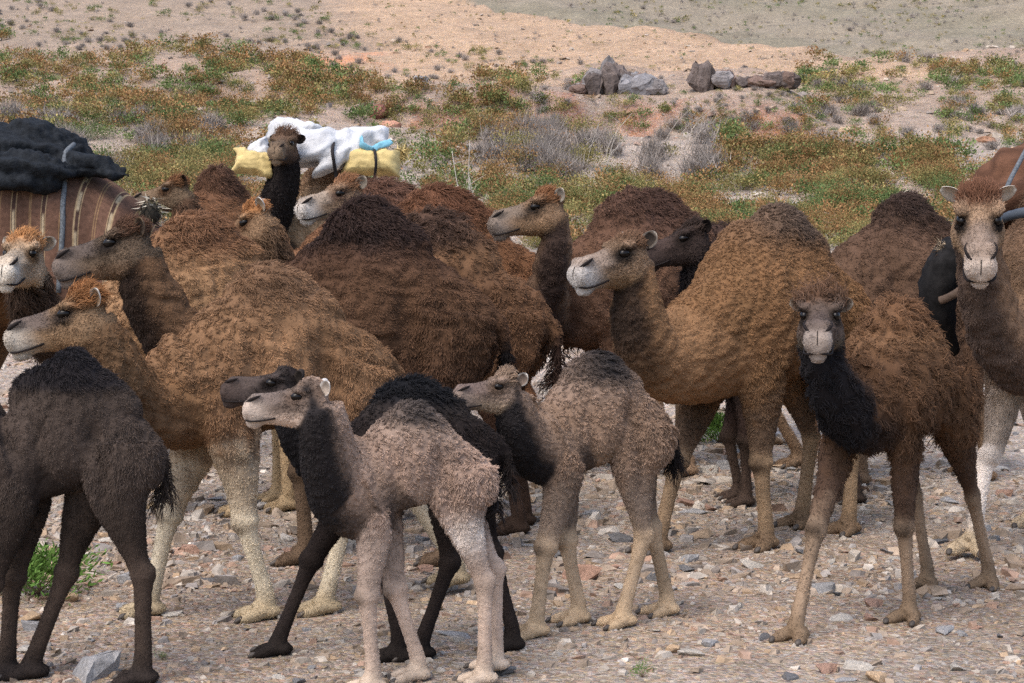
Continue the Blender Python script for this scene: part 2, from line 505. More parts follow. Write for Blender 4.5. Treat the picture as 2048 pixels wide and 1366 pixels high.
gravel('stony_rubble', 22000, 8.6, 34, 0.03, 0.17, 'broken grey and pink rubble of the dry wash behind the camels', 0.45)
gravel('hillside_stones', 5000, 30, 140, 0.08, 0.42, 'scattered stones across the hillsides')

# ------------------------------------------------------------------ scrub
LEAF = attr_mat('scrub_leaf', 'tint', rough=0.8, spec=0.15)
TWIG = plain_mat('dry_twig', (0.24, 0.20, 0.165), rough=0.9, spec=0.1, noise=0.3)
SCRUB = {
    'green': dict(cols=[(0.11, 0.155, 0.05), (0.16, 0.21, 0.075), (0.085, 0.12, 0.04)], word='bushy green shrub'),
    'rust': dict(cols=[(0.155, 0.155, 0.055), (0.24, 0.15, 0.06), (0.29, 0.17, 0.075), (0.27, 0.14, 0.06)], word='rust-orange seeding shrub'),
    'olive': dict(cols=[(0.145, 0.15, 0.055), (0.21, 0.19, 0.07), (0.29, 0.22, 0.085)], word='yellowish olive shrub'),
    'grey': dict(cols=[(0.24, 0.205, 0.18), (0.30, 0.26, 0.23), (0.19, 0.165, 0.145)], word='leafless grey twiggy bush'),
    'herb': dict(cols=[(0.10, 0.20, 0.04), (0.14, 0.25, 0.055), (0.08, 0.145, 0.03)], word='green herb')}

def scrub_shape(kind, g, n, leaf, sticks=10):
    """a shrub about 1 m across and 0.8 m high: leafy sprays on short stems"""
    V = []; C = []; F = []
    cols = np.array(SCRUB[kind]['cols'])
    k = 0
    nl = max(3, min(40, n // 18))
    lobes = g.normal(size=(nl, 3)) * np.array([0.24, 0.24, 0.10]) + np.array([0, 0, 0.33])
    lobes[:, 2] = np.clip(lobes[:, 2], 0.14, 0.62)
    lcol = cols[g.integers(0, len(cols), nl)]
    for i in range(n):
        q = g.integers(nl)
        if kind == 'grey':
            d = g.normal(size=3) * np.array([0.5, 0.5, 0.35]) + np.array([0, 0, 0.8]); d /= np.linalg.norm(d)
            p0 = np.array([g.normal() * 0.17, g.normal() * 0.17, g.uniform(0, 0.35)]); ln = g.uniform(0.25, 0.6)
            s = np.cross(d, g.normal(size=3)); s *= leaf * 0.16 / np.linalg.norm(s)
            P = [p0 - s, p0 + s, p0 + d * ln]
        else:
            p = lobes[q] + g.normal(size=3) * np.array([0.13, 0.13, 0.11])
            p[2] = abs(p[2])
            o = p - np.array([0, 0, 0.1]); o /= np.linalg.norm(o) + 1e-6
            d = o + g.normal(size=3) * 0.6 + np.array([0, 0, 0.5]); d /= np.linalg.norm(d)
            s = np.cross(d, g.normal(size=3)); s /= np.linalg.norm(s)
            ln = leaf * g.uniform(0.6, 1.4) * (1.5 if kind == 'herb' else 1); wd = ln * (0.15 if kind == 'herb' else 0.34)
            P = [p, p + d * ln * 0.5 + s * wd, p + d * ln, p + d * ln * 0.5 - s * wd]
        hk_ = float(np.clip((P[0][2] - 0.12) / 0.45 + g.normal() * 0.28, 0, 0.999))
        c = lcol[q] * 0.6 + cols[int(hk_ * len(cols))] * 0.4
        c = c * math.exp(g.normal() * 0.15)
        V += P; C += [c] * len(P)
        F.append(tuple(range(k, k + len(P)))); k += len(P)
    for i in range(sticks):
        d = g.normal(size=3) * np.array([0.6, 0.6, 0.2]) + np.array([0, 0, 0.7]); d /= np.linalg.norm(d)
        s = np.cross(d, (1, 0.3, 0.2)); s *= 0.012 / np.linalg.norm(s); s2 = np.cross(d, s)
        P = [s, -0.5 * s + s2 * 0.8, -0.5 * s - s2 * 0.8, d * g.uniform(0.3, 0.6)]
        V += P; C += [(0.16, 0.115, 0.08)] * 4
        F += [(k, k + 1, k + 3), (k + 1, k + 2, k + 3), (k + 2, k, k + 3)]; k += 4
    return np.array(V), F, np.array(C)

gv = np.random.default_rng(77)
scrub_meshes = {}
for kname in SCRUB:
    scrub_meshes[kname] = []
    for i in range(5):
        V, F, C = scrub_shape(kname, gv, 2000 if kname != 'grey' else 420, 0.038 if kname != 'grey' else 0.06)
        me = mesh_from('shrub', V, F, LEAF, smooth=False); vcol(me, C); scrub_meshes[kname].append(me)

def zone(px_, py_):
    """how thickly scrub grows at a place of the slope, which kinds, and how big the plants are (px of the photograph)"""
    left_top = 70 + 0.10 * px_ + 25 * math.sin(px_ * 0.01)
    if py_ < 115 - 0.115 * (1800 - px_) and px_ > 700: return 0.75, dict(olive=.35, grey=.5, green=.15), (5, 12)        # far hill
    if px_ > 1480 and py_ < 300 and py_ > 330 - 0.145 * px_ + (110 if px_ < 1600 else 0) + 20:
        if py_ > 205: return 0.55, dict(olive=.3, rust=.3, green=.15, grey=.25), (18, 36)
        return 0.85, dict(green=.45, olive=.4, rust=.1, grey=.05), (16, 38)
    if px_ > 650 and py_ < 190 and py_ < 40 + 0.13 * (px_ - 500) : return 0.42, dict(olive=.5, green=.2, grey=.3), (4, 11)   # orange spur
    if px_ < 1050 and left_top < py_ < 240: return 0.95, dict(rust=.45, green=.25, olive=.30), (18, 42)
    if py_ <= left_top: return 0.75, dict(grey=.40, olive=.4, green=.2), (6, 17)
    if px_ < 330 and py_ < 330: return 0.9, dict(grey=.3, rust=.35, green=.2, olive=.15), (28, 58)
    if px_ < 520: return 0.85, dict(rust=.4, olive=.25, green=.2, grey=.15), (34, 66)
    if 800 < px_ < 1560 and 185 < py_ < 268: return 0.22, dict(rust=.3, green=.3, olive=.2, grey=.2), (16, 36)
    if px_ < 960: return 0.33, dict(green=.4, rust=.4, olive=.2), (26, 52)
    if px_ < 1420 and py_ < 360 and py_ > 240: return 0.9, dict(grey=.72, rust=.15, olive=.13), (34, 70)
    if py_ <= 270: return 0.6, dict(rust=.35, green=.2, olive=.25, grey=.2), (18, 40)
    if px_ < 1900 and py_ > 270: return 1.0, dict(rust=.45, olive=.27, green=.28), (34, 66)
    return 0.5, dict(rust=.4, green=.3, olive=.3), (26, 52)

cand = []
NC = 12000
pxs = gv.uniform(-500, 2550, NC); pys = gv.uniform(-40, 500, NC)
hp_, hd_ = ground_hit(pxs, pys, 17.5, 330)
for x_, y_, p, d_ in zip(pxs, pys, hp_, hd_):
    if np.isnan(d_): continue
    dn, kinds, (s0, s1) = zone(float(np.clip(x_, 0, 2048)), float(max(y_, 0)))
    # thin out where plants are drawn large, patches by noise
    if gv.random() > dn * min(1.0, (30 / (0.5 * (s0 + s1))) ** 1.3) * np.clip(0.85 + 0.95 * wav(p[0], p[1], 2.2 + d_ * 0.05, 31), 0.05, 1.2): continue
    ks = list(kinds); w_ = np.array([kinds[k] for k in ks]); k = ks[gv.choice(len(ks), p=w_ / w_.sum())]
    cand.append((gv.uniform(s0, s1) / FPX * d_ * 1.2, k, p, d_))
cand.sort(key=lambda c: -c[0] / c[3] * (1.0 if abs(c[2][0] / c[2][1]) < 0.29 else 0.0))
n_ind = 290
SHRUBS = []
for size, k, p, d_ in cand[:n_ind]:
    o = bpy.data.objects.new('shrub', scrub_meshes[k][gv.integers(5)]); COL.objects.link(o)
    o.location = (p[0], p[1], p[2] - 0.02); o.rotation_euler = (0, 0, gv.uniform(0, 6.28))
    o.scale = (size * gv.uniform(0.85, 1.3), size, size * gv.uniform(0.75, 1.15))
    SHRUBS.append((o, k, size, d_))
acc = {}
lowp = {k: [scrub_shape(k, gv, 230, 0.092, 2) for _ in range(6)] for k in SCRUB}
tiny = {k: [scrub_shape(k, gv, 42, 0.17, 0) for _ in range(6)] for k in SCRUB}
sc_acc = Acc()
for size, k, p, d_ in cand[n_ind:]:
    V, F, C = (lowp if size / d_ * FPX > 14 else tiny)[k][gv.integers(6)]
    a = gv.uniform(0, 6.28); ca, sa = math.cos(a), math.sin(a)
    W = V * size; W = np.stack([W[:, 0] * ca - W[:, 1] * sa, W[:, 0] * sa + W[:, 1] * ca, W[:, 2] * gv.uniform(0.7, 1.1)], 1) + p
    sc_acc.add(W, F)
    sc_acc.C.append(C * math.exp(gv.normal() * 0.15))
tag(link('distant_scrub', sc_acc.mesh('distant_scrub', LEAF, False)), 'countless small scrub plants dotting the distant hillsides', 'scrub', None, 'stuff')

# fresh herbs among the stones
def herb(px_, py_, wpx, hk, label, n=420):
    p, d_ = ground_hit([px_], [py_]); p = p[0]; size = wpx / FPX * d_[0]
    V, F, C = scrub_shape('herb', gv, int(n * 4), 0.055, 26)
    me = mesh_from('herb_tuft', V, F, LEAF, smooth=False); vcol(me, C)
    o = link('herb_tuft', me, None, tuple(p)); o.scale = (size, size * 0.8, size * hk)
    tag(o, label, 'plant', 'green herb tufts')
herb(70, 1192, 185, 0.85, 'big green leafy herb beside the charcoal calf', 700)
herb(1438, 885, 105, 0.95, 'green leafy herb between the legs of the tawny camel', 600)
herb(1285, 1355, 42, 1.2, 'tiny bright green sprout on bare gravel in front of the herd', 120)
herb(2010, 740, 40, 1.6, 'small green sprig beside the white leg of the saddled camel', 120)
herb(325, 1320, 26, 1.3, 'tiny green seedling on the gravel beneath the charcoal calf', 80)

# ------------------------------------------------------------------ rocks of the valley
ROCK = attr_mat('outcrop_rock', 'tint', rough=0.95, spec=0.1, noise=0.35, nscale=4, bump=0.8, bscale=9, bdist=0.08)
def outcrop(name, label, px_, py_, parts):
    p, d_ = ground_hit([px_], [py_]); p = p[0]; k = d_[0] / FPX
    root = empty(name, tuple(p)); tag(root, label, 'rock')
    for dx, dz, w_, h_, c in parts:
        V, F = stone_shape(gv, 1.0, 2); sd_k = int(gv.integers(900)); Vn = V / (np.linalg.norm(V, axis=1)[:, None] + 1e-6)
        V = Vn * (0.42 + 0.10 * wav3(Vn, 1.3, sd_k) + 0.06 * wav3(Vn, 0.5, sd_k + 1))[:, None] * np.array([1.15, 1.0, 1.0])
        V = V * np.array([w_ * k, w_ * k * 0.9, h_ * k]) + np.array([dx * k, gv.uniform(-0.3, 0.5), dz * k])
        me = mesh_from('rock', V, F, ROCK, smooth=False); vcol(me, np.tile(np.array(c) * gv.uniform(0.8, 1.2), (len(V), 1)))
        link('rock', me, root)
GREYR, REDR, DKR = (0.20, 0.18, 0.175), (0.16, 0.11, 0.09), (0.125, 0.10, 0.09)
def rubble(n, x0, x1, prof, cols):
    out = []
    for i in range(n):
        x = gv.uniform(x0, x1); hh = np.interp(x, *prof); h_ = hh * gv.uniform(0.5, 1.15) + 10
        w_ = gv.uniform(26, 56); out.append((x, h_ * 0.22, w_, h_, cols[gv.integers(len(cols))]))
    return out
outcrop('rock_outcrop', 'jagged grey and maroon rock outcrop below the orange spur', 1235, 186,
        rubble(40, -85, 85, ([-90, -45, -15, 20, 45, 90], [10, 62, 88, 55, 72, 10]), [DKR, DKR, GREYR, REDR, (0.22, 0.21, 0.215)]))
outcrop('rock_ledge', 'long dark rock ledge beside the dry gully', 1490, 172,
        rubble(30, -110, 110, ([-115, -90, -40, 30, 70, 110], [34, 62, 40, 18, 46, 12]), [DKR, DKR, REDR, GREYR]))
outcrop('boulder', 'rounded maroon boulder among rust shrubs above the white sacks', 757, 232, [(0, 6, 42, 34, (0.24, 0.11, 0.085))])
outcrop('boulder', 'salmon pink boulder just above the white sacks', 778, 258, [(0, 6, 46, 34, (0.36, 0.19, 0.13))])
outcrop('boulder', 'pale grey angular rock standing at the foot of the slope', 850, 180, [(0, 12, 18, 38, (0.24, 0.22, 0.21)), (-10, 22, 26, 14, (0.3, 0.28, 0.27))])
outcrop('boulder', 'dark brown boulder above the black cloth load', 25, 238, [(0, 4, 46, 28, (0.10, 0.07, 0.06))])
outcrop('boulder', 'orange boulder on the stony bank beside the saddled camel', 1975, 285, [(0, 4, 40, 20, (0.34, 0.19, 0.12))])

# bleached dead branch and thin reeds
def twig_bush(name, label, px_, py_, hpx, n, lean, spread, colour, thick):
    p, d_ = ground_hit([px_], [py_], 12.0); p = p[0]; k = d_[0] / FPX
    A_ = Acc()
    m_ = plain_mat(name + '_bark', colour, rough=0.9, spec=0.1, noise=0.2)
    for i in range(n):
        h = hpx * k * (1.0 if i == 0 else gv.uniform(0.4, 0.9))
        s = np.array([gv.normal() * spread * k * (i > 0), gv.normal() * 0.1, 0])
        q = [s, s + np.array([lean * k * 0.4 + gv.normal() * h * 0.07, gv.normal() * 0.04, h * 0.5]), s + np.array([lean * k + gv.normal() * h * 0.16, gv.normal() * 0.06, h])]
        c = spline(q, 6); A_.add(*tube(c, np.linspace(thick, thick * 0.4, 6), np.linspace(thick, thick * 0.4, 6), (0, 1, 0)))
        for j in range(4):
            a = c[gv.integers(1, 5)]; e = a + np.array([gv.normal() * h * 0.18, gv.normal() * 0.06, h * gv.uniform(0.05, 0.22)])
            A_.add(*tube(spline([a, (a + e) / 2 + gv.normal(size=3) * 0.01, e], 4), np.linspace(thick * 0.5, thick * 0.2, 4), np.linspace(thick * 0.5, thick * 0.2, 4), (0, 1, 0.1)))
    tag(link(name, A_.mesh(name, m_), None, tuple(p)), label, 'dead bush')
twig_bush('dead_branch', 'bleached dead branch standing behind the rusty brown camel', 945, 432, 150, 3, -25, 12, (0.46, 0.42, 0.37), 0.009)
twig_bush('dead_stalk', 'tall pale dry stalks standing among grey bushes above the russet hump', 1210, 345, 120, 7, 25, 60, (0.40, 0.36, 0.31), 0.008)
twig_bush('dry_cane', 'slanting dry canes leaning over the grey bushes behind the tawny hump', 1380, 300, 110, 5, 60, 30, (0.36, 0.31, 0.26), 0.008)
print('setting', round(time.time() - T0, 1), len(cand))
# ================================================================== camels
FUR_SKIN = attr_mat('coat_skin', 'tint', rough=0.95, spec=0.06, noise=0.10, nscale=55, bump=0.5, bscale=90, bdist=0.008)
FUR_HAIR = attr_mat('coat_hair', 'tint', rough=0.8, spec=0.12)
M_EYE = plain_mat('eye_black', (0.006, 0.004, 0.003), rough=0.22, spec=0.22, noise=0.1)
M_DARKSKIN = plain_mat('dark_skin', (0.014, 0.010, 0.009), rough=0.75, spec=0.15)
M_NAIL = plain_mat('toenail_horn', (0.065, 0.053, 0.044), rough=0.55, spec=0.3, noise=0.3)
M_EAR = attr_mat('ear_fur', 'tint', rough=0.95, spec=0.05, noise=0.2, nscale=60, bump=0.4, bscale=150, bdist=0.004)

# torso profile of an adult whose hump stands 2 m high: x, top, bottom, half width
TORSO = np.array([
    (-0.80, 1.36, 1.20, 0.06), (-0.74, 1.45, 1.12, 0.14), (-0.62, 1.535, 1.08, 0.205), (-0.46, 1.62, 1.075, 0.25),
    (-0.28, 1.70, 1.045, 0.30), (-0.08, 1.75, 0.97, 0.345), (0.12, 1.75, 0.915, 0.35), (0.32, 1.72, 0.875, 0.335),
    (0.48, 1.64, 0.87, 0.29), (0.62, 1.52, 0.90, 0.225), (0.72, 1.40, 0.99, 0.14)])

def bez(P, n):
    P = [np.asarray(p, float) for p in P]
    t = np.linspace(0, 1, n)[:, None]
    return (1 - t) ** 3 * P[0] + 3 * (1 - t) ** 2 * t * P[1] + 3 * (1 - t) * t * t * P[2] + t ** 3 * P[3]

def ik(a, b, l1, l2, bend):
    """middle joint between a and b (x, z planes), bend +1 forward, -1 backward"""
    a, b = np.asarray(a, float), np.asarray(b, float)
    v = b - a; D = np.linalg.norm(v)
    f = max(1.0, D / (l1 + l2) * 1.002); l1 *= f; l2 *= f
    c = (l1 * l1 - l2 * l2 + D * D) / (2 * D)
    h = math.sqrt(max(l1 * l1 - c * c, 0))
    u = v / D; n = np.array([-u[1], u[0]])
    if n[0] * bend < 0: n = -n
    return a + u * c + n * h

HEAD = np.array([  # f, top, bottom, half width
    (0.00, 0.10, -0.17, 0.115), (0.07, 0.21, -0.25, 0.175), (0.18, 0.245, -0.295, 0.205), (0.30, 0.232, -0.300, 0.203),
    (0.42, 0.192, -0.285, 0.178), (0.55, 0.152, -0.265, 0.148), (0.68, 0.128, -0.255, 0.132), (0.80, 0.118, -0.262, 0.133),
    (0.89, 0.090, -0.262, 0.126), (0.95, 0.032, -0.235, 0.100), (1.00, -0.06, -0.18, 0.052)])

def remesh(V, F, voxel):
    me = bpy.data.meshes.new('tmp')
    me.from_pydata([tuple(v) for v in V], [], F); me.update()
    o = bpy.data.objects.new('tmp', me); COL.objects.link(o)
    m = o.modifiers.new('r', 'REMESH'); m.mode = 'VOXEL'; m.voxel_size = voxel; m.adaptivity = 0
    dg = bpy.context.evaluated_depsgraph_get(); dg.update()
    ev = o.evaluated_get(dg); m2 = ev.to_mesh()
    n = len(m2.vertices); P = np.empty(n * 3, np.float32); m2.vertices.foreach_get('co', P)
    Q = np.empty(len(m2.loops), np.int32); m2.loops.foreach_get('vertex_index', Q)
    ev.to_mesh_clear(); bpy.data.objects.remove(o); bpy.data.meshes.remove(me)
    return P.reshape(-1, 3).astype(float), Q.reshape(-1, 4)

def quad_edges(Q):
    E = np.concatenate([Q[:, [0, 1]], Q[:, [1, 2]], Q[:, [2, 3]], Q[:, [3, 0]]])
    E.sort(axis=1)
    return np.unique(E, axis=0)

def lap(X, E, it, w=0.5):
    n = len(X)
    deg = np.bincount(E.ravel(), minlength=n).astype(float)
    one = X.ndim == 1
    if one: X = X[:, None]
    for _ in range(it):
        S = np.stack([np.bincount(E[:, 0], X[E[:, 1], k], n) + np.bincount(E[:, 1], X[E[:, 0], k], n) for k in range(X.shape[1])], 1)
        ww = w if np.isscalar(w) else w[:, None]
        X = X + ww * (S / deg[:, None] - X)
    return X[:, 0] if one else X

def ear_mesh(size, outer, inner):
    nu, nv = 9, 7
    V = []; C = []
    for layer in (0, 1):
        for i in range(nu):
            u = i / (nu - 1)
            wd = 0.46 * math.sin(math.pi * (0.16 + 0.78 * u)) ** 0.7
            for j in range(nv):
                v = -1 + 2 * j / (nv - 1)
                bulge = 0.26 * (1 - v * v) * math.sin(math.pi * (0.15 + 0.75 * u))
                V.append((wd * v, -bulge + (0.0 if layer == 0 else 0.07 * (1 - 0.6 * abs(v))), u))
                rim = max(abs(v), u) > 0.8
                C.append(outer if (layer == 0 or rim) else inner)
    V = np.array(V) * size
    idx = lambda l, i, j: l * nu * nv + i * nv + j
    F = []
    for i in range(nu - 1):
        for j in range(nv - 1):
            F.append((idx(0, i, j), idx(0, i, j + 1), idx(0, i + 1, j + 1), idx(0, i + 1, j)))
            F.append((idx(1, i, j), idx(1, i + 1, j), idx(1, i + 1, j + 1), idx(1, i, j + 1)))
    for i in range(nu - 1):
        F.append((idx(0, i, 0), idx(0, i + 1, 0), idx(1, i + 1, 0), idx(1, i, 0)))
        F.append((idx(0, i, nv - 1), idx(1, i, nv - 1), idx(1, i + 1, nv - 1), idx(0, i + 1, nv - 1)))
    for j in range(nv - 1):
        F.append((idx(0, nu - 1, j), idx(0, nu - 1, j + 1), idx(1, nu - 1, j + 1), idx(1, nu - 1, j)))
        F.append((idx(0, 0, j), idx(1, 0, j), idx(1, 0, j + 1), idx(0, 0, j + 1)))
    return V, F, np.array(C)

def camel(name, label, hump, d, theta, eye, hd, hyaw, hpitch, L, pal, feet=(None,) * 4, zb=0.88, lx=1.0, wx=1.0, lr=1.0,
          nk=1.0, p1=(0.45, -0.14), p2=(0.22, 0.42), voxel=0.011, hair=1.0, wool=0.03, clump=0.022, humpk=1.0, curl=0.5,
          seed=0, shag=1.0, tail=True, hy=0.0, mane=1.0, earsz=0.19, dome=0.0, hair_r=0.0011, conv=0.18, ruffle=0.0, ear_t=(-0.30, 0.58, 0.74), zw=0.0, tt=0.10, category='camel', **extra):
    pal = dict(pal, **extra)
    for k_, c_ in list(pal.items()):        # overall hue of the herd
        if isinstance(c_, tuple) and len(c_) == 3 and max(c_) > 0.03: pal[k_] = tuple((np.array(c_) * 0.90 + 0.10 * float(np.dot(c_, (0.3, 0.55, 0.15)))) * (np.array((1.14, 1.14, 1.12)) if c_[0] > 2.6 * c_[2] else np.array((1.08, 1.06, 1.04))))
    g = np.random.default_rng(1000 + seed)
    top = unproject(hump[0], hump[1], d)
    gz = float(ground_h(top[0], top[1]))
    S = (top[2] - gz) / 2.0
    th = R(theta)
    fwd = np.array([math.cos(th), math.sin(th), 0.0]); lft = np.array([-math.sin(th), math.cos(th), 0.0])
    up = np.array([0, 0, 1.0])
    org = np.array([top[0], top[1], gz])
    Rm = np.stack([fwd, lft, up])              # rows: local axes in world
    to_loc = lambda p: (np.asarray(p) - org) @ Rm.T
    kt = (2 - zb) / 1.12
    zmap = lambda z: zb + (z - 0.88) * kt
    lk = zb / 0.88
    A = Acc(); samples = []                   # samples: part, t, centre, radius, side dir
    def S_add(part, t, c, r): samples.append((part, t, c[0], c[1], c[2], r))
    # --- torso
    T = TORSO.copy()
    T[:, 0] *= lx; T[:, 3] *= wx * (0.5 + 0.5 * kt) * (0.5 + 0.5 * lx)
    T[:, 1] = zmap(T[:, 1]) + tt * np.exp(-((T[:, 0] / lx + 0.04) / 0.36) ** 2) + zw * np.exp(-((T[:, 0] / lx - 0.38) / 0.2) ** 2); T[:, 2] = zmap(T[:, 2])
    # finer resampling
    tt = np.linspace(0, len(T) - 1, 31)
    Tf = spline(T, 31)
    C = np.stack([Tf[:, 0], 0 * Tf[:, 0], (Tf[:, 1] + Tf[:, 2]) / 2], 1) * S
    Aa = np.zeros_like(C); Aa[:, 1] = np.maximum(Tf[:, 3], 0.03) * S
    Bb = np.zeros_like(C); Bb[:, 2] = np.maximum((Tf[:, 1] - Tf[:, 2]) / 2, 0.05) * S
    A.add(*loft(C, Aa, Bb, egg=0.20, e=2.15))
    for i in range(0, 31, 2): S_add(0, i / 30, C[i], (Aa[i, 1] + Bb[i, 2]) / 2)
    # --- hump, a ridge of two lobes
    hz = zmap(1.66)
    hh = 2.0 - hz
    A.add(*ellipsoid(np.array([0.0, 0, hz]) * S, np.array([[0.36 * lx * humpk, 0, 0.02], [0, 0.19 * wx * (0.5 + 0.5 * kt), 0], [0.0, 0, hh]]) * S))
    A.add(*ellipsoid(np.array([-0.14 * lx, 0, hz - 0.03]) * S, np.array([[0.33 * lx * humpk, 0, 0], [0, 0.20 * wx * (0.5 + 0.5 * kt), 0], [0, 0, hh * 0.72]]) * S))
    # --- head frame
    hp = R(hpitch); ha = R(hyaw) - th
    u = np.array([math.cos(ha) * math.cos(hp), math.sin(ha) * math.cos(hp), math.sin(hp)])
    v = np.array([-math.sin(ha), math.cos(ha), 0.0]); w = np.cross(u, v)
    E = to_loc(unproject(eye[0], eye[1], hd))
    O = E - (u * 0.37 + w * 0.085) * L
    hpt = lambda f, b, c: O + (u * f + v * b + w * c) * L
    Hs = spline(HEAD, 27)
    hc = np.array([hpt(f, 0, (a + b) / 2) for f, a, b, _ in Hs])
    A.add(*loft(hc, np.array([v * q * L for q in Hs[:, 3]]), np.array([w * (a - b) / 2 * L for _, a, b, _ in Hs]), egg=0.16, e=2.1))
    for i in range(0, 27, 2): S_add(2, Hs[i, 0], hc[i], L * (Hs[i, 3] + (Hs[i, 1] - Hs[i, 2]) / 2) / 2)
    ell = lambda f, b, c, ru, rv, rw: A.add(*ellipsoid(hpt(f, b, c), np.stack([u * ru, v * rv, w * rw]) * L, 12, 8))
    for s in (-1, 1):
        ell(0.335, s * 0.150, 0.168, 0.095, 0.066, 0.046)      # brow
        ell(0.36, s * 0.152, 0.026, 0.085, 0.055, 0.024)       # lower lid
        ell(0.52, s * 0.126, -0.01, 0.17, 0.036, 0.044)        # cheekbone
        ell(0.23, s * 0.152, -0.13, 0.17, 0.078, 0.16)         # cheek
        ell(0.925, s * 0.066, -0.080, 0.090, 0.078, 0.115)     # split upper lip
        ell(0.85, s * 0.080, 0.052, 0.088, 0.054, 0.056)       # nostril wing
    ell(0.865, 0, -0.262, 0.100, 0.080, 0.050)                 # lower lip
    ell(0.15, 0, 0.180, 0.15, 0.150, 0.095)                    # crown
    if dome: ell(0.19, 0, 0.17, 0.19, 0.175, 0.09 + dome)
    # --- neck
    nb = np.array([0.50 * lx, 0, zmap(1.22)]) * S
    na = hpt(0.10, 0, -0.03)
    q1 = nb + np.array([p1[0], 0, p1[1]]) * S
    q2 = na - u * p2[0] * S * np.array([1, 1, 0.3]) - up * p2[1] * S + np.array([0, hy * S, 0])
    N = bez([nb, q1, q2, na], 22)
    tn = np.linspace(0, 1, 22)
    # keep the chest end wide but start the tube inside the torso
    ra = np.interp(tn, [0, .25, .5, .75, 1], [.205, .165, .138, .118, .108]) * nk * (0.35 + 0.65 * kt) * S
    rb = np.interp(tn, [0, .25, .5, .75, 1], [.31, .225, .175, .148, .142]) * nk * (0.35 + 0.65 * kt) * S
    endk = np.maximum(np.interp(tn, [0.8, 1], [0, 1]), 0)
    ra = ra * (1 - endk) + 0.165 * L * endk * max(1, nk * 0.9); rb = rb * (1 - endk) + 0.20 * L * endk * max(1, nk * 0.9)
    _, NS, NU = tube_frames(N, (0, 1, 0))
    A.add(*loft(N, NS * ra[:, None], NU * rb[:, None]))
    for i in range(22): S_add(1, tn[i], N[i], (ra[i] + rb[i]) / 2)
    # --- legs: FL, FR, HL, HR
    nails = []; pads = []
    for li in range(4):
        front = li < 2; sd_ = 1 if li % 2 == 0 else -1
        ly = sd_ * (0.175 if front else 0.16) * wx * (0.4 + 0.6 * kt) * S
        x0 = (0.40 if front else -0.56) * lx * S
        lift = 0.0; dxy = 0.0
        f = feet[li]
        if f is None: x = x0 + g.uniform(-0.10, 0.10) * S
        elif f[0] == 'px':
            # local x where the foot's picture column is met
            k = (f[1] - 1024) / FPX
            # org + fwd*x + lft*ly ;  X = k * dd,  dd = Y*CP + (CAM_Z - z)*SP
            bx = org + lft * ly
            zz = CAM_Z - gz
            x = (k * (bx[1] * CP + zz * SP) - bx[0]) / (fwd[0] - k * fwd[1] * CP)
            if len(f) > 2: lift = f[2] * S
            if len(f) > 3: dxy = f[3] * S
        else:
            x = x0 + f[1] * S
            if len(f) > 2: lift = f[2] * S
            if len(f) > 3: dxy = f[3] * S
        x = float(np.clip(x, x0 - 0.62 * S * lk, x0 + 0.62 * S * lk))
        fy = ly + dxy
        fw = org + fwd * x + lft * fy
        z0 = float(ground_h(fw[0], fw[1])) - gz + lift
        foot = np.array([x, z0])
        rr = lr * S
        if front:
            sh = np.array([0.42 * lx * S + 0.10 * (x - x0), zmap(1.32) * S])
            el = np.array([0.37 * lx * S + 0.22 * (x - x0), (zb + 0.02) * S])
            fet = foot + np.array([-0.03 * S, 0.10 * S * lk])
            dl = (zb + 0.02 - 0.1 * lk) * S * 1.010
            kn = ik(el, fet, 0.52 * dl, 0.48 * dl, 1)
            P2 = [sh, sh * 0.45 + el * 0.55, el, el * 0.5 + kn * 0.5 - np.array([0.006 * S, 0]), kn * 0.86 + el * 0.14, kn, kn * 0.86 + fet * 0.14, kn * 0.45 + fet * 0.55, fet, foot + np.array([0.0, 0.045 * S])]
            ra_ = [.10, .125, .105, .074, .056, .064, .044, .036, .044, .056]
            rb_ = [.22, .205, .155, .098, .066, .078, .050, .041, .048, .064]
        else:
            hpj = np.array([-0.50 * lx * S + 0.05 * (x - x0), zmap(1.36) * S])
            stf = np.array([-0.38 * lx * S + 0.28 * (x - x0), (zb + 0.05) * S])
            fet = foot + np.array([-0.025 * S, 0.10 * S * lk])
            dl = (zb + 0.05 - 0.1 * lk) * S * 1.035
            hk = ik(stf, fet, 0.49 * dl, 0.51 * dl, -1)
            P2 = [hpj, hpj * 0.5 + stf * 0.5 + np.array([-0.03 * S, 0]), stf + np.array([-0.045 * S, 0]), stf * 0.5 + hk * 0.5 + np.array([-0.01 * S, 0.01 * S]), hk * 0.85 + stf * 0.15, hk, hk * 0.86 + fet * 0.14, hk * 0.45 + fet * 0.55, fet, foot + np.array([0.0, 0.045 * S])]
            ra_ = [.145, .155, .125, .076, .046, .050, .041, .036, .044, .055]
            rb_ = [.28, .275, .185, .102, .058, .070, .049, .041, .048, .062]
        m = len(P2)
        ys = np.interp(np.arange(m), [0, 2, m - 1], [ly * (0.80 if front else 0.95), ly * (1.0 if front else 1.08), fy])
        P3 = np.stack([[p[0] for p in P2], ys, [p[1] for p in P2]], 1)
        Ps = spline(np.concatenate([P3, np.array(ra_)[:, None], np.array(rb_)[:, None]], 1), 31)
        thick = np.interp(np.arange(31), [0, 8, 14, 30], [(kt + 1) / 2, (kt + 1 + lr) / 3, lr, lr]) * S
        A.add(*tube(Ps[:, :3], np.abs(Ps[:, 3]) * thick, np.abs(Ps[:, 4]) * thick, (0, 1, 0)))
        for i in range(31): S_add(3 + li, i / 30, Ps[i, :3], (Ps[i, 3] + Ps[i, 4]) / 2 * thick[i])
        # foot: broad pad with two toes
        fr = rr * 1.0
        tilt = lift * 0.6
